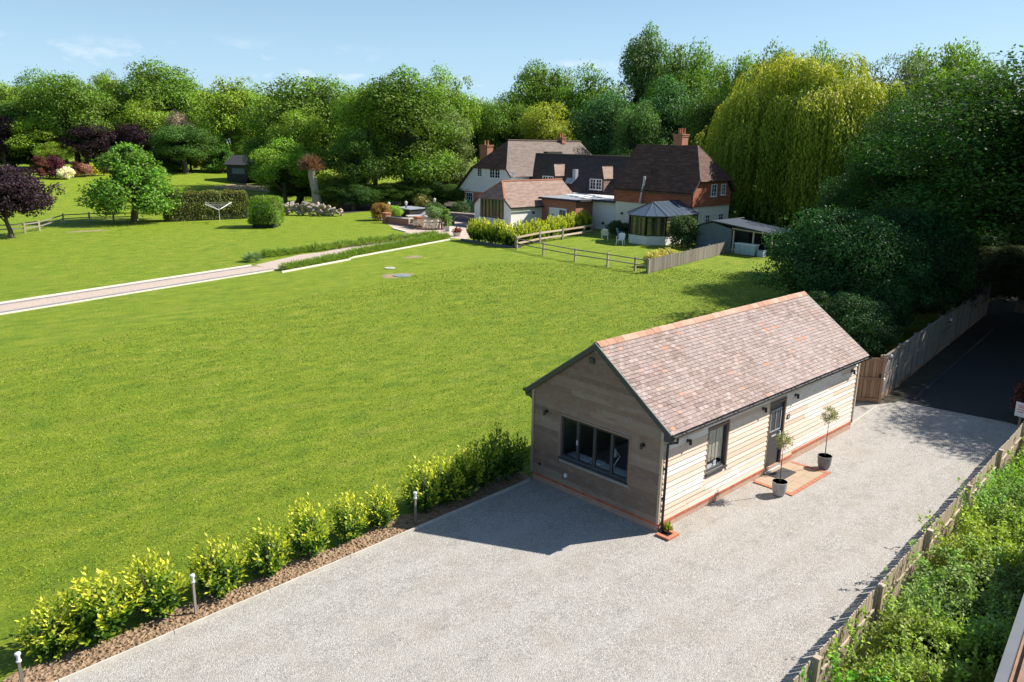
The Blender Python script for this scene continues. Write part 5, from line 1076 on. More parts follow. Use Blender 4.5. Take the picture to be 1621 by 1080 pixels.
for q0, q1 in zip(rc[1:4], rc[2:5]): m_ = ((q0[0]+q1[0])/2, (q0[1]+q1[1])/2, e+.03); mr_.bar(m_, (ap[0], ap[1], ap[2]+.03), .04, .06)
for k_ in range(1, 6): f = k_/6; mr_.bar((rc[4][0]+(54-rc[4][0])*f, rc[4][1], e+.03), (ap[0]+(54-ap[0])*f, 36.95, 3.98), .04, .06)
mr_.bar(ap, bp, .12, .12); mb.build('roof', 'conserv_glass', cv); mr_.build('roof_bars', 'anthracite', cv)
# ================================================================== SHED, TUBS, CHAIRS
sh = thing('open_shed', 'grey blue timber shed with an open posted side, at the end of the picket fence', 'shed', (51, 28, 0))
mb = MB(); mb.box(49.5, 49.6, 27.9, 31.6, 0, 2.1); mb.slab([(49.5, 27.9, 2.1), (49.5, 31.6, 2.1), (49.5, 29.9, 2.55)][::-1], .1); mb.box(49.6, 54.5, 31.5, 31.6, 0, 2.1); mb.box(54.4, 54.5, 27.9, 31.5, 0, 2.1); mb.build('wall', 'shed_blue', sh)
mb = MB(); mb.slab([(49.3, 31.8, 2.05), (49.3, 29.9, 2.68), (55, 29.9, 2.68), (55, 31.8, 2.05)][::-1], .08); mb.slab([(49.3, 29.9, 2.68), (49.3, 23.6, 2.02), (53.5, 23.6, 2.02), (53.5, 29.9, 2.68)][::-1], .08); mb.build('roof', 'sheet_roof', sh)
for y in (27.7, 25.7, 23.9): mb = MB(); mb.box(49.5, 49.62, y-.06, y+.06, 0, 2.0); mb.build('post', 'timber_pale', sh)
mb = MB(); mb.bar((49.55, 27.9, 2.18), (49.55, 23.7, 1.97), .08, .12); mb.build('fascia', 'timber_pale', sh)
mb = MB(); mb.box(52.6, 52.7, 23.8, 27.9, 0, 1.9); mb.build('back_wall', 'black_timber', sh)
tk = thing('storage_tank', 'pale blue plastic tank standing at the foot of the open shed posts', 'tank', (48.9, 25.6, 0)); mb = MB(); mb.box(48.7, 49.4, 25.0, 27.0, .05, .95)
for y in (25.5, 26.0, 26.5): mb.box(48.66, 48.7, y-.04, y+.04, .1, .9)
mb.build('body', 'blue_pale', tk); mb = MB(); mb.box(48.66, 49.44, 24.95, 27.05, .95, 1.02); mb.build('lid', 'white_plastic', tk)
mb = MB(); mb.box(48.9, 49.5, 24.3, 24.85, 0, .5); mb.box(48.88, 49.52, 24.28, 24.87, .5, .55); tag(mb.build('plastic_box', 'blue_pale'), 'small pale box on the grass right of the blue shed tank', 'box')
def pchair(label, x, y, rot, m):
    t = thing('garden_chair', label, 'chair', (0, 0, 0), 'plastic chairs on the house lawn'); mb = MB(); mb.box(-.25, .25, -.25, .25, .40, .44); mb.build('seat', m, t)
    mb = MB(); mb.slab([(-.25, .22, .44), (.25, .22, .44), (.27, .34, .85), (.15, .37, .95), (-.15, .37, .95), (-.27, .34, .85)], .03); mb.build('backrest', m, t)
    for sx_ in (-1, 1):
        for sy in (-1, 1): mb = MB(); mb.hexa([(sx_*.27-.03, sy*.27-.03, 0), (sx_*.27+.03, sy*.27-.03, 0), (sx_*.27+.03, sy*.27+.03, 0), (sx_*.27-.03, sy*.27+.03, 0), (sx_*.22-.03, sy*.22-.03, .4), (sx_*.22+.03, sy*.22-.03, .4), (sx_*.22+.03, sy*.22+.03, .4), (sx_*.22-.03, sy*.22+.03, .4)]); mb.build('leg', m, t)
        mb = MB(); mb.bar((sx_*.27, -.22, .64), (sx_*.27, .28, .66), .05, .03); mb.bar((sx_*.27, -.22, .42), (sx_*.27, -.22, .64), .04, .04); mb.build('armrest', m, t)
    t.location = (x, y, 0); t.rotation_euler.z = rot; t.scale = (1.25, 1.25, 1.2); return t
c = A(957, 380); pchair('white plastic chair in a patch of sun, left of the pair on the house lawn', c.x, c.y, 2.2, 'white_plastic'); c = A(982, 388); pchair('white plastic chair nearer the conservatory, back to the lawn', c.x, c.y, -1.2, 'white_plastic'); c = A(973, 380); pchair('blue plastic chair between and behind the two white ones', c.x+1, c.y, 1.0, 'blue_paint')
# patio
PA = lambda u, v: (G(u, v).x, G(u, v).y)
sheet('patio', [PA(600, 347), PA(626, 363), PA(642, 369), PA(700, 377), (35.5, 51.2), (35.6, 49.5), (47, 52.8), (46.6, 61), (57.8, 66), (57.8, 76), (50, 76)], .008, 'paving_pink')
edging([PA(622, 362), PA(645, 368)], 'pale stone edge at the patio corner nearest the lawn', 'edge_white', .35, .12); edging([PA(585, 345), PA(604, 346)], 'pale stone edge by the orange shrub at the far patio end', 'edge_white', .3, .12)
bw = thing('patio_wall', 'low brick patio wall with two piers between the orange shrub and the loungers', 'wall', (42, 68, 0))
a_, b_ = Vector((*PA(612, 353), 0)), Vector((*PA(662, 360), 0)); mb = MB(); mb.bar(tuple(a_+Vector((0, 0, .35))), tuple(b_+Vector((0, 0, .35))), .3, .7); mb.build('wall', 'brick', bw); mb = MB(); mb.bar(tuple(a_+Vector((0, 0, .74))), tuple(b_+Vector((0, 0, .74))), .4, .06); mb.build('coping', 'paving_dark', bw)
for f in (.0, 1.): p = a_.lerp(b_, f); mb = MB(); mb.box(p.x-.35, p.x+.35, p.y-.35, p.y+.35, 0, 1.1); q_ = mb.build('pier', 'brick', bw); mb = MB(); mb.box(p.x-.42, p.x+.42, p.y-.42, p.y+.42, 1.1, 1.2); mb.build('coping', 'terracotta', q_)
ht = thing('hot_tub', 'square dark hot tub under a pale grey cover at the back of the patio', 'hot tub', (46.5, 72.5, 0)); mb = MB(); mb.box(44.8, 47.4, 70.6, 74.0, 0, .95)
for k_ in range(9): mb.box(44.77, 44.8, 70.7+k_*.37, 70.95+k_*.37, .05, .9)
mb.build('body', 'black_timber', ht); mb = MB(); mb.slab([(44.7, 70.5, 1.05), (47.5, 70.5, 1.1), (47.5, 74.1, 1.1), (44.7, 74.1, 1.05)], .1); mb.build('cover', 'lead', ht)
def lounger(label, x, y, rot):
    t = thing('sun_lounger', label, 'sun lounger', (0, 0, 0), 'white loungers on the patio'); mb = MB(); mb.box(-.33, .33, -1., .35, .32, .42); mb.build('seat', 'white_plastic', t)
    mb = MB(); mb.slab([(-.33, .36, .42), (.33, .36, .42), (.33, 1.0, .85), (-.33, 1.0, .85)], .08); mb.build('backrest', 'white_plastic', t)
    for a in (-.28, .28):
        for b in (-.9, .3): mb = MB(); mb.box(a-.03, a+.03, b-.03, b+.03, 0, .32); mb.build('leg', 'metal_pale', t)
    t.location = (x, y, 0); t.rotation_euler.z = rot; t.scale = (1.3, 1.3, 1.2)
c = PA(668, 347); lounger('white sun lounger nearer the brick patio wall', c[0]-.6, c[1]+.2, -1.9); lounger('white sun lounger beside the round green patio shrub', c[0]+.9, c[1]-1.4, -1.9)
tb = thing('patio_table', 'long slatted wooden dining table on the patio', 'table', (38.6, 59.2, 0)); mb = MB()
M_ = Matrix.Translation((38.9, 59.2, 0)) @ Matrix.Rotation(R(-57), 4, 'Z')
for k_ in range(8): mb.box(-1.5, 1.5, -.5+k_*.125, -.39+k_*.125, .72, .76, M=M_)
mb.build('tabletop', 'timber_grey', tb)
for sx_ in (-1.35, 1.35):
    for sy in (-.4, .4): mb = MB(); mb.box(sx_-.05, sx_+.05, sy-.05, sy+.05, 0, .72, M=M_); mb.build('leg', 'timber_brown', tb)
def wchair(label, lx, ly, rot):
    t = thing('patio_chair', label, 'chair', (0, 0, 0), 'slatted chairs round the patio table'); mb = MB(); mb.box(-.26, .26, -.25, .25, .42, .46); mb.build('seat', 'timber_pale', t)
    mb = MB(); [mb.box(-.24+k_*.11, -.18+k_*.11, .22, .26, .46, .98) for k_ in range(5)]; mb.box(-.28, .28, .21, .27, .98, 1.05); mb.build('backrest', 'timber_pale', t)
    for a in (-.23, .23):
        for b in (-.22, .22): mb = MB(); mb.box(a-.03, a+.03, b-.03, b+.03, 0, .42); mb.build('leg', 'timber_brown', t)
        mb = MB(); mb.box(a*1.15-.03, a*1.15+.03, -.25, .25, .66, .69); mb.build('armrest', 'timber_pale', t)
    p = M_ @ Vector((lx, ly, 0)); t.location = p; t.rotation_euler.z = R(-57)+rot
for k_ in range(4):
    wchair(['slatted patio chair on the lawn side of the table, leftmost', 'second slatted patio chair on the lawn side of the table', 'third slatted patio chair on the lawn side of the table', 'slatted patio chair on the lawn side of the table, nearest the clipped bush'][k_], -1.15+k_*.77, -.85, math.pi)
    wchair('slatted patio chair on the house side of the long table', -1.15+k_*.77, .85, 0)
wchair('slatted armchair at the left head of the patio table', -2.0, 0, R(90)); wchair('slatted armchair at the right head of the patio table', 2.0, 0, R(-90))
PK = lambda name, lb, u, v, key, rad, h, col, cat='shrub', grp=None: tree(name, lb, *PA(u, v), gz(PA(u, v)[1]), rad, h, key, col, grp, None, cat)
MATS_ = None
PK('topiary_bush', 'clipped upright bush in a bed right of the patio table', 706, 363, 'column', .75, 2.2, (.10, .18, .03)); PK('patio_shrub', 'round grey green shrub behind the patio table', 688, 352, 'shrub', 1.2, 1.9, (.12, .19, .07)); PK('orange_shrub', 'orange tipped rounded shrub at the left end of the patio wall', 603, 349, 'shrub2', 1.35, 2.1, (.17, .10, .025))
PK('patio_shrub', 'dark spreading shrub between the loungers and the house', 690, 345, 'shrub', 1.4, 1.9, (.05, .09, .03)); PK('pampas_grass', 'clump of pale yellow grass plumes behind the hot tub', 668, 331, 'shrub', 1.6, 2.2, (.38, .34, .12)); PK('patio_shrub', 'light green shrub behind the brick patio wall', 625, 345, 'shrub2', 1.1, 1.5, (.16, .26, .03))
PK('wall_shrub', 'dark bush under the left wing window', 729, 345, 'shrub', 1.3, 2.0, (.04, .07, .025)); PK('wall_shrub', 'pale round bush against the brick beside the left wing window', 742, 340, 'shrub', 1.0, 2.0, (.12, .19, .10))
pr = thing('stone_planter', 'small pale stone planter holding red flowers by the laurel corner', 'planter', (*PA(724, 374), 0)); c = PA(724, 374); mb = MB(); mb.lathe([(.3, 0), (.42, .15), (.5, .4), (.42, .4), (.0, .36)], (c[0], c[1], 0), 12); mb.build('pot', 'edge_white', pr)
o = link('flowers', tuft_mesh(21, .6, .6, 160, .22, .6), pr, (.16, .04, .03)); o.location = (0, 0, .35)
wc = thing('stone_planter', 'small white square planter at the foot of the clipped patio bush', 'planter', (*PA(712, 366), 0)); c = PA(712, 366); mb = MB(); mb.box(c[0]-.35, c[0]+.35, c[1]-.35, c[1]+.35, 0, .5); mb.box(c[0]-.28, c[0]+.28, c[1]-.28, c[1]+.28, .5, .52, 0); mb.build('pot', 'edge_white', wc); o = link('plant', tuft_mesh(22, .35, .35, 90, .16, .5), wc, (.1, .2, .03)); o.location = (0, 0, .45)
ar = thing('arched_bench', 'dark arched timber bench on the terrace below the left wing window', 'bench', (43.5, 58.4, 0))
c = PA(733, 357); mb = MB()
for k_ in range(10):
    a0_, a1_ = math.pi*k_/10, math.pi*(k_+1)/10; mb.bar((c[0]+.0, c[1]+1.6*math.cos(a0_), .5+.6*math.sin(a0_)), (c[0]+.0, c[1]+1.6*math.cos(a1_), .5+.6*math.sin(a1_)), .1, .12)
mb.build('backrest', 'timber_grey', ar); mb = MB(); mb.box(c[0]-.6, c[0], c[1]-1.6, c[1]+1.6, .4, .47); mb.build('seat', 'timber_grey', ar)
for s in (-1.5, 1.5): mb = MB(); mb.box(c[0]-.55, c[0]-.05, c[1]+s-.05, c[1]+s+.05, 0, .4); mb.build('leg', 'timber_grey', ar)
tw = thing('terrace_wall', 'grey retaining wall with a pale top in front of the left wing', 'wall', (*PA(720, 352), 0)); a_, b_ = Vector((*PA(706, 348), 0)), Vector((*PA(752, 352), 0)); mb = MB(); mb.bar(tuple(a_+Vector((0, 0, .45))), tuple(b_+Vector((0, 0, .45))), .3, .9); mb.build('wall', 'paving_dark', tw); mb = MB(); mb.bar(tuple(a_+Vector((0, 0, .95))), tuple(b_+Vector((0, 0, .95))), .5, .08); mb.build('coping', 'paving_pink', tw)
for i, (u, v) in enumerate(((616, 345), (643, 343), (688, 337))):
    c = PA(u, v); t = thing('garden_lantern', ['pale garden lantern on a post behind the left brick pier', 'tall garden lantern by the hot tub', 'garden lantern on the far strip of lawn before the wood'][i], 'garden light', (*c, 0)); mb = MB(); mb.box(c[0]-.05, c[0]+.05, c[1]-.05, c[1]+.05, 0, 1.4); mb.build('post', 'black_metal', t); mb = MB(); mb.lathe([(.1, 1.4), (.2, 1.75), (.22, 1.8), (.0, 2.0)], (c[0], c[1], 0), 8); mb.build('lamp_head', 'edge_white', t)
PK('hydrangea', 'cream flowered bush at the corner of the picket fence, left one', 1033, 423, 'shrub', .8, 1.25, (.34, .30, .10)); PK('hydrangea', 'cream flowered bush along the picket fence, middle one', 1046, 418, 'shrub', .75, 1.2, (.34, .30, .10)); PK('hydrangea', 'cream flowered bush along the picket fence, right one', 1060, 414, 'shrub', .7, 1.15, (.30, .28, .09))
PK('conservatory_bush', 'tall dark evergreen against the right side of the conservatory', 1079, 391, 'shrub2', 1.6, 3.0, (.035, .06, .02)); PK('wall_shrub', 'low dark bush between the conservatory and the white wall', 982, 375, 'shrub', 1.6, 1.7, (.03, .05, .02)); PK('wall_shrub', 'dark shrub at the right house corner behind the picket fence', 1104, 388, 'shrub', 1.3, 2.0, (.04, .09, .03)); PK('climber', 'wispy climbing shrub on the right end wall of the house', 1152, 372, 'column', 1.0, 4.6, (.07, .12, .02))
# ================================================================== LEFT GARDEN
lf = [A2(u, v) for u, v in ((-60, 374), (40, 369), (63, 365.5), (101, 353), (142, 350.5), (180, 350), (218, 349))]
rail_fence('post_and_rail_fence', 'dark post and rail fence passing behind the maple on the left lawn', lf, (.45, .85), 1.0, 'timber_grey', .16, (.07, .1), mi='timber_pale')
def hedge_box(label, x0, x1, y0, y1, h, col, n, leaf=.16, rot=0., c=None, rnd=.3, name='clipped_hedge'):
    cx, cy = (x0+x1)/2, (y0+y1)/2; hx_, hy = (x1-x0)/2, (y1-y0)/2
    def f(r, n):
        d = r.uniform(-1, 1, (n, 3)); ax = r.choice(3, n, p=[hy*h/(hy*h+hx_*h+hx_*hy), hx_*h/(hy*h+hx_*h+hx_*hy), hx_*hy/(hy*h+hx_*h+hx_*hy)]); s = np.sign(r.uniform(-1, 1, n)); s[ax == 2] = 1
        d[np.arange(n), ax] = s; N = np.zeros((n, 3)); N[np.arange(n), ax] = s
        e = np.maximum(0, np.abs(d)-.75); k_ = 1-rnd*(e[:, 0]**2+e[:, 1]**2+e[:, 2]**2)[:, None]*3
        P = d*k_*np.array([hx_, hy, h/2])+r.normal(size=(n, 3))*.05; P[:, 2] += h/2; P += .08*np.sin(P[:, [1, 2, 0]]*3)
        return P, N, np.clip(.5+.25*np.sin(P[:, 0]*1.7+P[:, 2]*2)+r.normal(size=n)*.12, 0, 1)
    t = thing(name, label, 'hedge', (cx, cy, gz(cy))); link('foliage', mass(int(cx*7) % 999, n, f, leaf), t, col)
    kk = .9 if rnd < .5 else .66; mb = MB(); mb.box(cx-hx_*kk, cx+hx_*kk, cy-hy*kk, cy+hy*kk, gz(cy)+0, gz(cy)+h*kk); mb.build('dark_core', 'core', t); t.rotation_euler.z = rot; return t
p, q = G(258, 351), G(395, 345); m_ = (p+q)/2; L2 = (q-p).length; hd = hedge_box('long clipped brownish hedge behind the clothes airer on the left lawn', m_.x-L2/2, m_.x+L2/2, m_.y-.9, m_.y+.9, 3.3, (.10, .105, .025), 9000, .2, math.atan2(q.y-p.y, q.x-p.x))
c = G(426, 360); hedge_box('rounded clipped box bush standing alone on the lawn near the log pile', c.x-2.0, c.x+2.0, c.y-1.2, c.y+2.2, 3.4, (.10, .16, .02), 9000, .15, .8, rnd=.75, name='clipped_bush')
# rotary airer
c = G(348, 353); ad = thing('clothes_airer', 'open rotary clothes airer with pale arms on the left lawn', 'clothes airer', (c.x, c.y, 0)); mb = MB(); mb.tube([(c.x, c.y, 0), (c.x, c.y, 1.75)], .035, 6); mb.build('pole', 'metal_pale', ad)
for k_ in range(4): a = .35+k_*math.pi/2; mb = MB(); mb.tube([(c.x, c.y, 1.45), (c.x+math.cos(a)*1.95, c.y+math.sin(a)*1.95, 2.2)], .035, 5); mb.build('arm', 'metal_pale', ad)
mb = MB()
for q in (.5, .75, .97):
    for k_ in range(4): a, b = .35+k_*math.pi/2, .35+(k_+1)*math.pi/2; mb.tube([(c.x+math.cos(a)*1.95*q, c.y+math.sin(a)*1.95*q, 1.45+.75*q), (c.x+math.cos(b)*1.95*q, c.y+math.sin(b)*1.95*q, 1.45+.75*q)], .012, 4)
mb.build('line', 'white_plastic', ad)
# logs, pollard
mb = MB(); r = random.Random(31); c = G(481, 341)
for i in range(190):
    a = r.uniform(-1, 1); z = r.uniform(0, 1.5)*(1-abs(a)**2*.6); x, y = c.x+a*3.0+r.uniform(-.6, .6), c.y-a*3.4+r.uniform(-.6, .6); d_ = Vector((r.uniform(-1, 1), r.uniform(-1, 1), r.uniform(-.4, .4))).normalized()*.28; R_ = r.uniform(.08, .19)
    mb.tube([(x-d_.x, y-d_.y, z+.12-d_.z), (x+d_.x, y+d_.y, z+.12+d_.z)], R_, 7, 0); mb.m[-2:] = [1, 1]
lp = mb.build('log_pile', ['bark_pale', 'log_end']); tag(lp, 'long heap of sawn logs between the clipped bush and the pollarded trunk', 'log pile')
c = G(503, 333); po = thing('pollarded_tree', 'pale bare pollarded trunk topped by a reddish brown tuft of twigs', 'tree', (c.x, c.y, 0)); mb = MB(); mb.tube([(c.x, c.y, -.1), (c.x, c.y, .3), (c.x-.2, c.y, 2.5), (c.x-.5, c.y+.3, 4.6), (c.x-.5, c.y+.3, 5.6)], [.95, .7, .55, .5, .45], 10); mb.build('trunk', 'bark_pale', po)
o = link('twigs', tuft_mesh(33, 2.0, 2.6, 1500, .8, .1), po, (.13, .07, .05)); o.location = (-.5, .3, 5.0)
# black shed
c = G(366, 288); z = gz(c.y); bs = thing('black_shed', 'black timber shed with an open front at the far edge of the left lawn', 'shed', (c.x, c.y, z)); D_ = (c-Vector(CAM)).length; W_, H_ = 62*D_/FPX, 26*D_/FPX
M_ = Matrix.Translation((c.x, c.y, z)) @ Matrix.Rotation(R(-58), 4, 'Z')
def mslab(mb, pts, t, mi=0): mb.slab([tuple(M_ @ Vector(p)) for p in pts], t, mi)
mb = MB(); h_ = H_; dp = W_*.7; mb.box(-W_*.1, 0, 0, dp, 0, h_, M=M_); mb.box(0, W_*.42, 0, .1, 0, h_, M=M_); mb.box(0, W_, dp-.1, dp, 0, h_, M=M_); mb.box(W_-.1, W_, 0, dp, 0, h_, M=M_); mb.box(W_*.42, W_, 0, .1, h_*.8, h_, M=M_); mslab(mb, [(-W_*.1, 0, h_), (-W_*.1, dp, h_), (-W_*.1, dp/2, h_+dp*.25)][::-1], .1); mb.build('wall', 'black_timber', bs)
mb = MB(); mslab(mb, [(-W_*.15, -.5, h_-.15), (W_+.4, -.5, h_-.15), (W_+.4, dp/2, h_+dp*.27), (-W_*.15, dp/2, h_+dp*.27)], .1); mslab(mb, [(-W_*.15, dp+.5, h_-.15), (W_+.4, dp+.5, h_-.15), (W_+.4, dp/2, h_+dp*.27), (-W_*.15, dp/2, h_+dp*.27)][::-1], .1); mb.build('roof', 'felt', bs)
mb = MB(); mb.box(W_*.05, W_*.38, -.04, -.001, h_*.45, h_*.75, M=M_); mb.build('window', 'shed_blue', bs)
c2 = G(398, 291); sheet_ = MB(); sheet_.face([(c2.x-9, c2.y-3, gz(c2.y-3)+.03), (c2.x+4, c2.y-14, gz(c2.y-14)+.03), (c2.x+8, c2.y-10, gz(c2.y-10)+.03), (c2.x-2, c2.y+1, gz(c2.y+1)+.03)]); struct(sheet_.build('bare_yard', 'worn'))
# individual garden trees
def TP(name, lb, u, vb, vt, hw, key, col, rot=None, cat='tree'):
    p = G(u, vb); d = math.hypot(p.x-CAM[0], p.y-CAM[1]); h = PD(u, vt, d).z-gz(p.y); return tree(name, lb, p.x, p.y, gz(p.y)-.05, hw*d/FPX, h, key, col, None, rot, cat)
TP('purple_plum_tree', 'dark purple leaved tree at the left edge standing before the rail fence', 18, 376, 262, 62, 'plum', (.026, .014, .022)); TP('maple_tree', 'dense green rounded tree on the left lawn in front of the rail fence', 212, 352, 229, 68, 'maple', (.085, .165, .02))
TP('walnut_tree', 'bushy yellow green tree right of the black shed behind the clipped bush', 452, 326, 220, 58, 'oak1', (.12, .20, .02)); TP('golden_bush', 'yellow green bush right of the pollarded trunk', 520, 331, 274, 24, 'shrub2', (.20, .24, .02), cat='bush')
BORD = [('brown_bush', 'tall brownish red column bush at the left end of the flower border', 65, 284, 247, 12, 'column', (.10, .035, .03)), ('yellow_bush', 'narrow yellow flowered bush between the two dark red border shrubs', 78, 283, 254, 6, 'column', (.38, .30, .03)), ('purple_bush', 'dark purple shrub behind the white border bush', 88, 283, 246, 14, 'shrub2', (.06, .012, .025)), ('white_bush', 'round white flowering bush in front of the border', 102, 284, 264, 13.5, 'shrub', (.55, .52, .42)),
        ('brown_bush', 'brownish bush right of the white flowering bush', 121, 281, 255, 8, 'column', (.10, .04, .03)), ('pink_bush', 'salmon pink shrub in the middle of the far border', 134, 280, 258, 12, 'shrub', (.22, .11, .085)), ('yellow_bush', 'yellow shrub beside the salmon pink one', 151, 279, 258, 9, 'shrub', (.42, .36, .04)), ('brown_bush', 'dark brown red bush at the right end of the coloured border', 165, 278, 251, 9, 'column', (.08, .03, .03)), ]
tree_px('yellow_bush', 'brilliant yellow bush far back left of the black shed', 316, 238, 163, 14, 'shrub', (.36, .30, .012), cat='bush')
for a in BORD: TP(*a, cat='bush')
# ================================================================== WOOD ALL ROUND
OA, MI, LI, YE, PU, DK = (.084, .142, .018), (.118, .182, .020), (.15, .215, .022), (.19, .22, .025), (.022, .012, .018), (.042, .08, .012)
T_ = tree_px; GB_ = 'oaks and other broadleaved trees on the skyline'
WOOD = [
 ('broadleaf_tree', 'dull green tree on the skyline at the very left edge', 0, 128, 176, 46, 'oak0', MI), ('broadleaf_tree', 'skyline tree with a small domed tuft, second from the left edge', 60, 113, 180, 48, 'oak1', OA), ('broadleaf_tree', 'large dark crowned tree on the left skyline above the purple trees', 108, 120, 165, 58, 'oak2', OA),
 ('broadleaf_tree', 'lower dark tree filling in below the left skyline oaks', 40, 160, 172, 60, 'oak3', DK), ('broadleaf_tree', 'skyline tree between the big left oak and the round one', 163, 114, 178, 36, 'oak0', MI), ('oak_tree', 'round topped oak standing above its neighbours on the left skyline', 238, 99, 172, 60, 'oak3', OA),
 ('broadleaf_tree', 'middling green tree below the round topped oak', 190, 150, 172, 50, 'oak2', MI), ('birch_tree', 'light feathery tree in front of the round oak', 232, 158, 164, 40, 'light', LI), ('broadleaf_tree', 'small dark skyline tree right of the round topped oak', 300, 136, 176, 40, 'oak1', OA),
 ('ash_tree', 'light green tree with a visible forked trunk behind the black shed', 362, 123, 162, 55, 'light', LI), ('broadleaf_tree', 'green tree behind the forked ash', 405, 150, 165, 50, 'oak0', MI), ('oak_tree', 'broad dark oak left of the tallest middle trees', 482, 122, 132, 84, 'oak2', OA), ('oak_tree', 'yellow green lower tree in front of the broad dark oak', 470, 172, 124, 52, 'oak0', MI),
 ('sycamore_tree', 'biggest foreground tree in the wood left of the house', 640, 113, 119, 78, 'tall', OA), ('sycamore_tree', 'tall tree joined to the left side of the biggest one', 590, 135, 121, 55, 'oak3', MI), ('broadleaf_tree', 'low dark tree at the wood foot left of the patio', 565, 205, 114, 45, 'oak1', DK), ('broadleaf_tree', 'tall round crown behind the biggest tree', 700, 108, 142, 52, 'oak1', MI),
 ('broadleaf_tree', 'greyish tree between the biggest tree and the house', 705, 175, 128, 44, 'tall', (.10, .14, .04)), ('broadleaf_tree', 'small crown showing behind the left chimney', 765, 160, 150, 42, 'oak0', MI), ('broadleaf_tree', 'green crown above the ridge of the left wing', 805, 162, 146, 46, 'oak2', OA), ('broadleaf_tree', 'yellow topped tree behind the long sunlit roof', 872, 164, 140, 48, 'oak3', YE),
 ('broadleaf_tree', 'dark tall tree behind the yellow topped one', 862, 100, 158, 66, 'oak0', OA), ('broadleaf_tree', 'dark tree filling the skyline above the middle roof', 940, 107, 150, 62, 'oak1', OA), ('broadleaf_tree', 'dark tree low behind the middle roof', 960, 150, 132, 58, 'oak2', (.04, .095, .03)), ('broadleaf_tree', 'lit green tree just behind the steep roof', 1010, 165, 122, 45, 'oak0', (.065, .125, .03)),
 ('poplar_tree', 'tallest light crown standing up from the middle of the wood', 1026, 47, 158, 48, 'tall', (.07, .12, .03)), ('broadleaf_tree', 'green crown right of the tallest one', 1092, 72, 150, 55, 'oak3', OA), ('broadleaf_tree', 'broad dark tree behind the right chimney', 1068, 125, 128, 62, 'oak1', (.045, .10, .03)), ('broadleaf_tree', 'skyline tree just left of the willow', 1165, 91, 140, 48, 'oak2', MI),
 ('broadleaf_tree', 'dark tree between the steep roof and the willow', 1128, 150, 118, 40, 'oak3', DK), ('broadleaf_tree', 'dark green crown peeping over the left side of the willow', 1235, 76, 122, 52, 'oak0', OA), ('broadleaf_tree', 'crown peeping over the middle of the willow', 1310, 74, 124, 46, 'oak1', OA),
 ('cedar_tree', 'grey green layered cedar right of the willow', 1428, 86, 112, 66, 'cedar', (.085, .115, .055)), ('broadleaf_tree', 'green skyline crown above the cedar, pale tips', 1490, 72, 120, 62, 'oak2', MI), ('broadleaf_tree', 'yellow tipped tree right of the cedar', 1510, 110, 96, 58, 'oak3', (.10, .165, .015)), ('broadleaf_tree', 'skyline crown between the cedar and the right edge', 1560, 88, 110, 55, 'oak0', OA),
 ('purple_tree', 'dark purple tree behind the coloured border on the left', 135, 187, 160, 42, 'oak1', PU), ('purple_tree', 'smaller purple tree right of the first, behind the maple', 212, 197, 161, 34, 'oak2', PU), ('purple_tree', 'purple tree cut by the left edge', -2, 183, 164, 24, 'oak3', PU), ('broadleaf_tree', 'bright green tree between the two left purple ones', 55, 187, 164, 48, 'oak0', LI), ('broadleaf_tree', 'low bright bush like tree below the left purple tree', 84, 224, 158, 24, 'oak2', LI),
 ('flowering_tree', 'pale pink blossom tree half hidden before the wood on the left', 282, 177, 160, 22, 'oak0', (.26, .20, .16)), ('broadleaf_tree', 'dark green tree below the pink blossom', 288, 198, 157, 44, 'oak3', (.05, .10, .02)), ('conifer_tree', 'dark pointed shrub tree left of the yellow bush', 258, 220, 160, 30, 'cone', DK), ('conifer_tree', 'green conifer between the yellow bush and the black shed', 348, 212, 159, 26, 'cone', (.06, .13, .02)), ('broadleaf_tree', 'low green tree just behind the black shed roof', 392, 205, 162, 30, 'oak1', MI), ('broadleaf_tree', 'dark low bush tree behind the walnut', 430, 215, 128, 40, 'oak3', DK)]
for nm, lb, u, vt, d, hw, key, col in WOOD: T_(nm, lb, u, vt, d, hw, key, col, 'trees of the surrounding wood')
# second rank so that no open field shows between the crowns
for i in range(26):
    u = -40+i*65; T_('background_tree', 'dark tree deep in the wood, mostly hidden behind the front crowns', u, 150+10*math.sin(i*1.7), 205 if u < 760 else 165, 58, 'oak%d' % (i % 4), OA, 'hidden back row of the wood')
for i in range(14):
    kk_ = 'near' if 5 < i < 12 else 'oak%d' % (i % 4)
    u = [225, 270, 300, 335, 20, 160, 540, 600, 655, 700, 745, 470, 1180, 1210][i]; d = [168, 166, 167, 166, 168, 169, 113, 114, 116, 117, 115, 122, 112, 105][i]
    T_('understorey_bush', ['dark bush under the round topped oak on the left', 'dark undergrowth left of the yellow bush', 'dark undergrowth behind the yellow bush', 'dark undergrowth between yellow bush and black shed', 'dark undergrowth behind the far left purple tree', 'dark undergrowth behind the maple top', 'dark bush at the wood foot right of the pollard', 'low dark bush under the biggest tree, left side', 'low dark bush behind the patio wall and hot tub', 'low dark bush at the wood foot by the patio lanterns', 'dark bush against the left wing of the house', 'dark bush behind the walnut and log pile', 'dark bush behind the right end of the steep roof', 'dark bush behind the willow curtain'][i], u, [232, 236, 238, 240, 240, 240, 282, 290, 284, 292, 290, 280, 300, 300][i], d, [34, 30, 26, 22, 40, 30, 44, 44, 46, 40, 28, 40, 40, 40][i], kk_, DK, 'undergrowth along the wood edge', cat='bush')
# willow
p = PD(1290, 80, 101); tree('weeping_willow', 'huge yellow green weeping willow right of the house', p.x, p.y, 0, 146*101/FPX, p.z*1.02, 'willow', (.185, .205, .022), rot=1.)
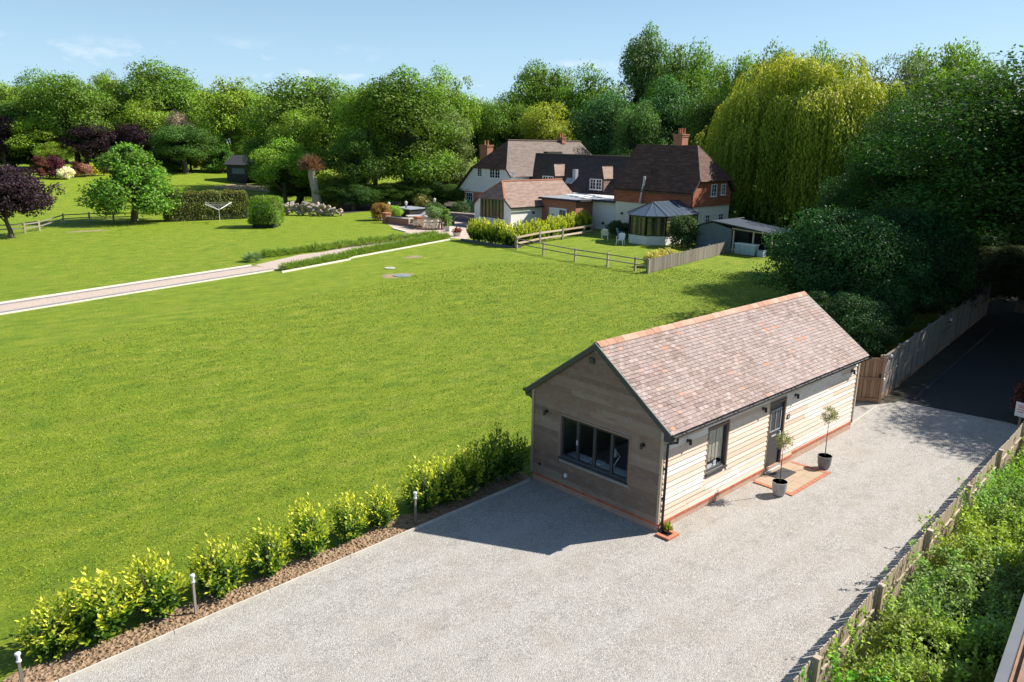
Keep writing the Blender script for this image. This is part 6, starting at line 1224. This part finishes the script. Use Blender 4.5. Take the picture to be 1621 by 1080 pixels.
# near dark trees over the drive; shade is put into the hazels' leaf colour
def NT_(name, lb, u, vt, d, hw, key, col, **k): return tree_px(name, lb, u, vt, d, hw, key, col, None, **k)
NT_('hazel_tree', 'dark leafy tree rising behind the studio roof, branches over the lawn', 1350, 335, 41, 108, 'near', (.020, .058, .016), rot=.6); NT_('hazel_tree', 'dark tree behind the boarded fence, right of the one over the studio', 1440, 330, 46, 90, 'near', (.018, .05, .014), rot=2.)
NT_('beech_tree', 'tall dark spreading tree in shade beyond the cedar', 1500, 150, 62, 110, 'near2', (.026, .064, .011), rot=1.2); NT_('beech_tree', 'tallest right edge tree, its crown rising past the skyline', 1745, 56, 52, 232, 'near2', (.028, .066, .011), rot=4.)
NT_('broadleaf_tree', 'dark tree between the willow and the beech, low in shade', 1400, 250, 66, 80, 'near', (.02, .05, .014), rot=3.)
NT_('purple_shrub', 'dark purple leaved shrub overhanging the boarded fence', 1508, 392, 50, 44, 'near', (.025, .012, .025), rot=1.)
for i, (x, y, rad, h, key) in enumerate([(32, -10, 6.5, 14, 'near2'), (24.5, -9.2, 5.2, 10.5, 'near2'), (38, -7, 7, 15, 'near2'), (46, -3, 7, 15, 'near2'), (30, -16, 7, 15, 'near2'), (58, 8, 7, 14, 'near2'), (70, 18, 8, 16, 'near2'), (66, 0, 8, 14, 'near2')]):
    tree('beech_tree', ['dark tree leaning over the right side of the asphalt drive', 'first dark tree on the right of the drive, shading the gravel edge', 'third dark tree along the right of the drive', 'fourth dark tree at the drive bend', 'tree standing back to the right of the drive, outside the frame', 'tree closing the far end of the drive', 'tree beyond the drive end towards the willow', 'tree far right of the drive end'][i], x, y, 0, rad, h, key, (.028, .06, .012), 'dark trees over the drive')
tree('red_shrub', 'red and green leaved shrub by the notice at the right edge', 17.0, -4.3, 0, .9, 1.9, 'shrub', (.085, .03, .022), cat='shrub')
for i, (u, v) in enumerate(((1590, 505), (1550, 480))):
    c = G(u, v); tree('understorey_bush', ['dim bush at the far right end of the dark drive', 'dim bush closing the dark drive below the purple shrub'][i], c.x+3, c.y, 0, 3, 3.4, 'near', (.05, .07, .035), None, cat='bush')

for i, (x, y, rad, h) in enumerate([(17.5, 3.6, 2.4, 3.6), (20.5, 4.4, 2.6, 4.2), (24, 4.8, 2.8, 4.6), (28, 5.4, 3, 5), (17.2, 5.8, 2.0, 3.0), (34, 7, 3.4, 5.5)]):  # leaf colour darkened in place of shade, like the hazels
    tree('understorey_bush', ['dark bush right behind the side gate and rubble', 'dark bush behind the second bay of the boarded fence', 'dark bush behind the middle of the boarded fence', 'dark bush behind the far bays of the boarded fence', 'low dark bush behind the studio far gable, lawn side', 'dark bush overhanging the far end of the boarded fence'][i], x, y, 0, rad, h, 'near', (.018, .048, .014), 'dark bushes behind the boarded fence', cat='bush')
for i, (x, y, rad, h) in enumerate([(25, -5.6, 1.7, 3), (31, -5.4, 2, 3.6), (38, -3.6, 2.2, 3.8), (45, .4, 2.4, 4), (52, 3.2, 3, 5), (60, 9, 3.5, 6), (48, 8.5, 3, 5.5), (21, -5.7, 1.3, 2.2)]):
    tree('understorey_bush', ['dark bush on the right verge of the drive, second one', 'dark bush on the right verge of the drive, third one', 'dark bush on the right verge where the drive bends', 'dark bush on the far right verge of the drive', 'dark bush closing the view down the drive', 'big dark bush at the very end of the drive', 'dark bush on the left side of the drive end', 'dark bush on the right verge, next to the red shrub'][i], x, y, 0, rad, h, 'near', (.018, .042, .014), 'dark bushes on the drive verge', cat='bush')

for i, (u, v, rad, h) in enumerate([(1270, 372, 3.2, 3.6), (1340, 378, 3.0, 3.4), (1200, 366, 2.6, 3.0), (560, 333, 3.0, 3.4)]):
    c = G(u, v); tree('understorey_bush', ['dark bush in the shade beneath the middle of the willow', 'dark bush beneath the right side of the willow', 'dark bush behind the open shed roof under the willow', 'low dark bush at the wood foot right of the golden one'][i], c.x, c.y, 0, rad, h, 'near', (.03, .07, .016), None, cat='bush')
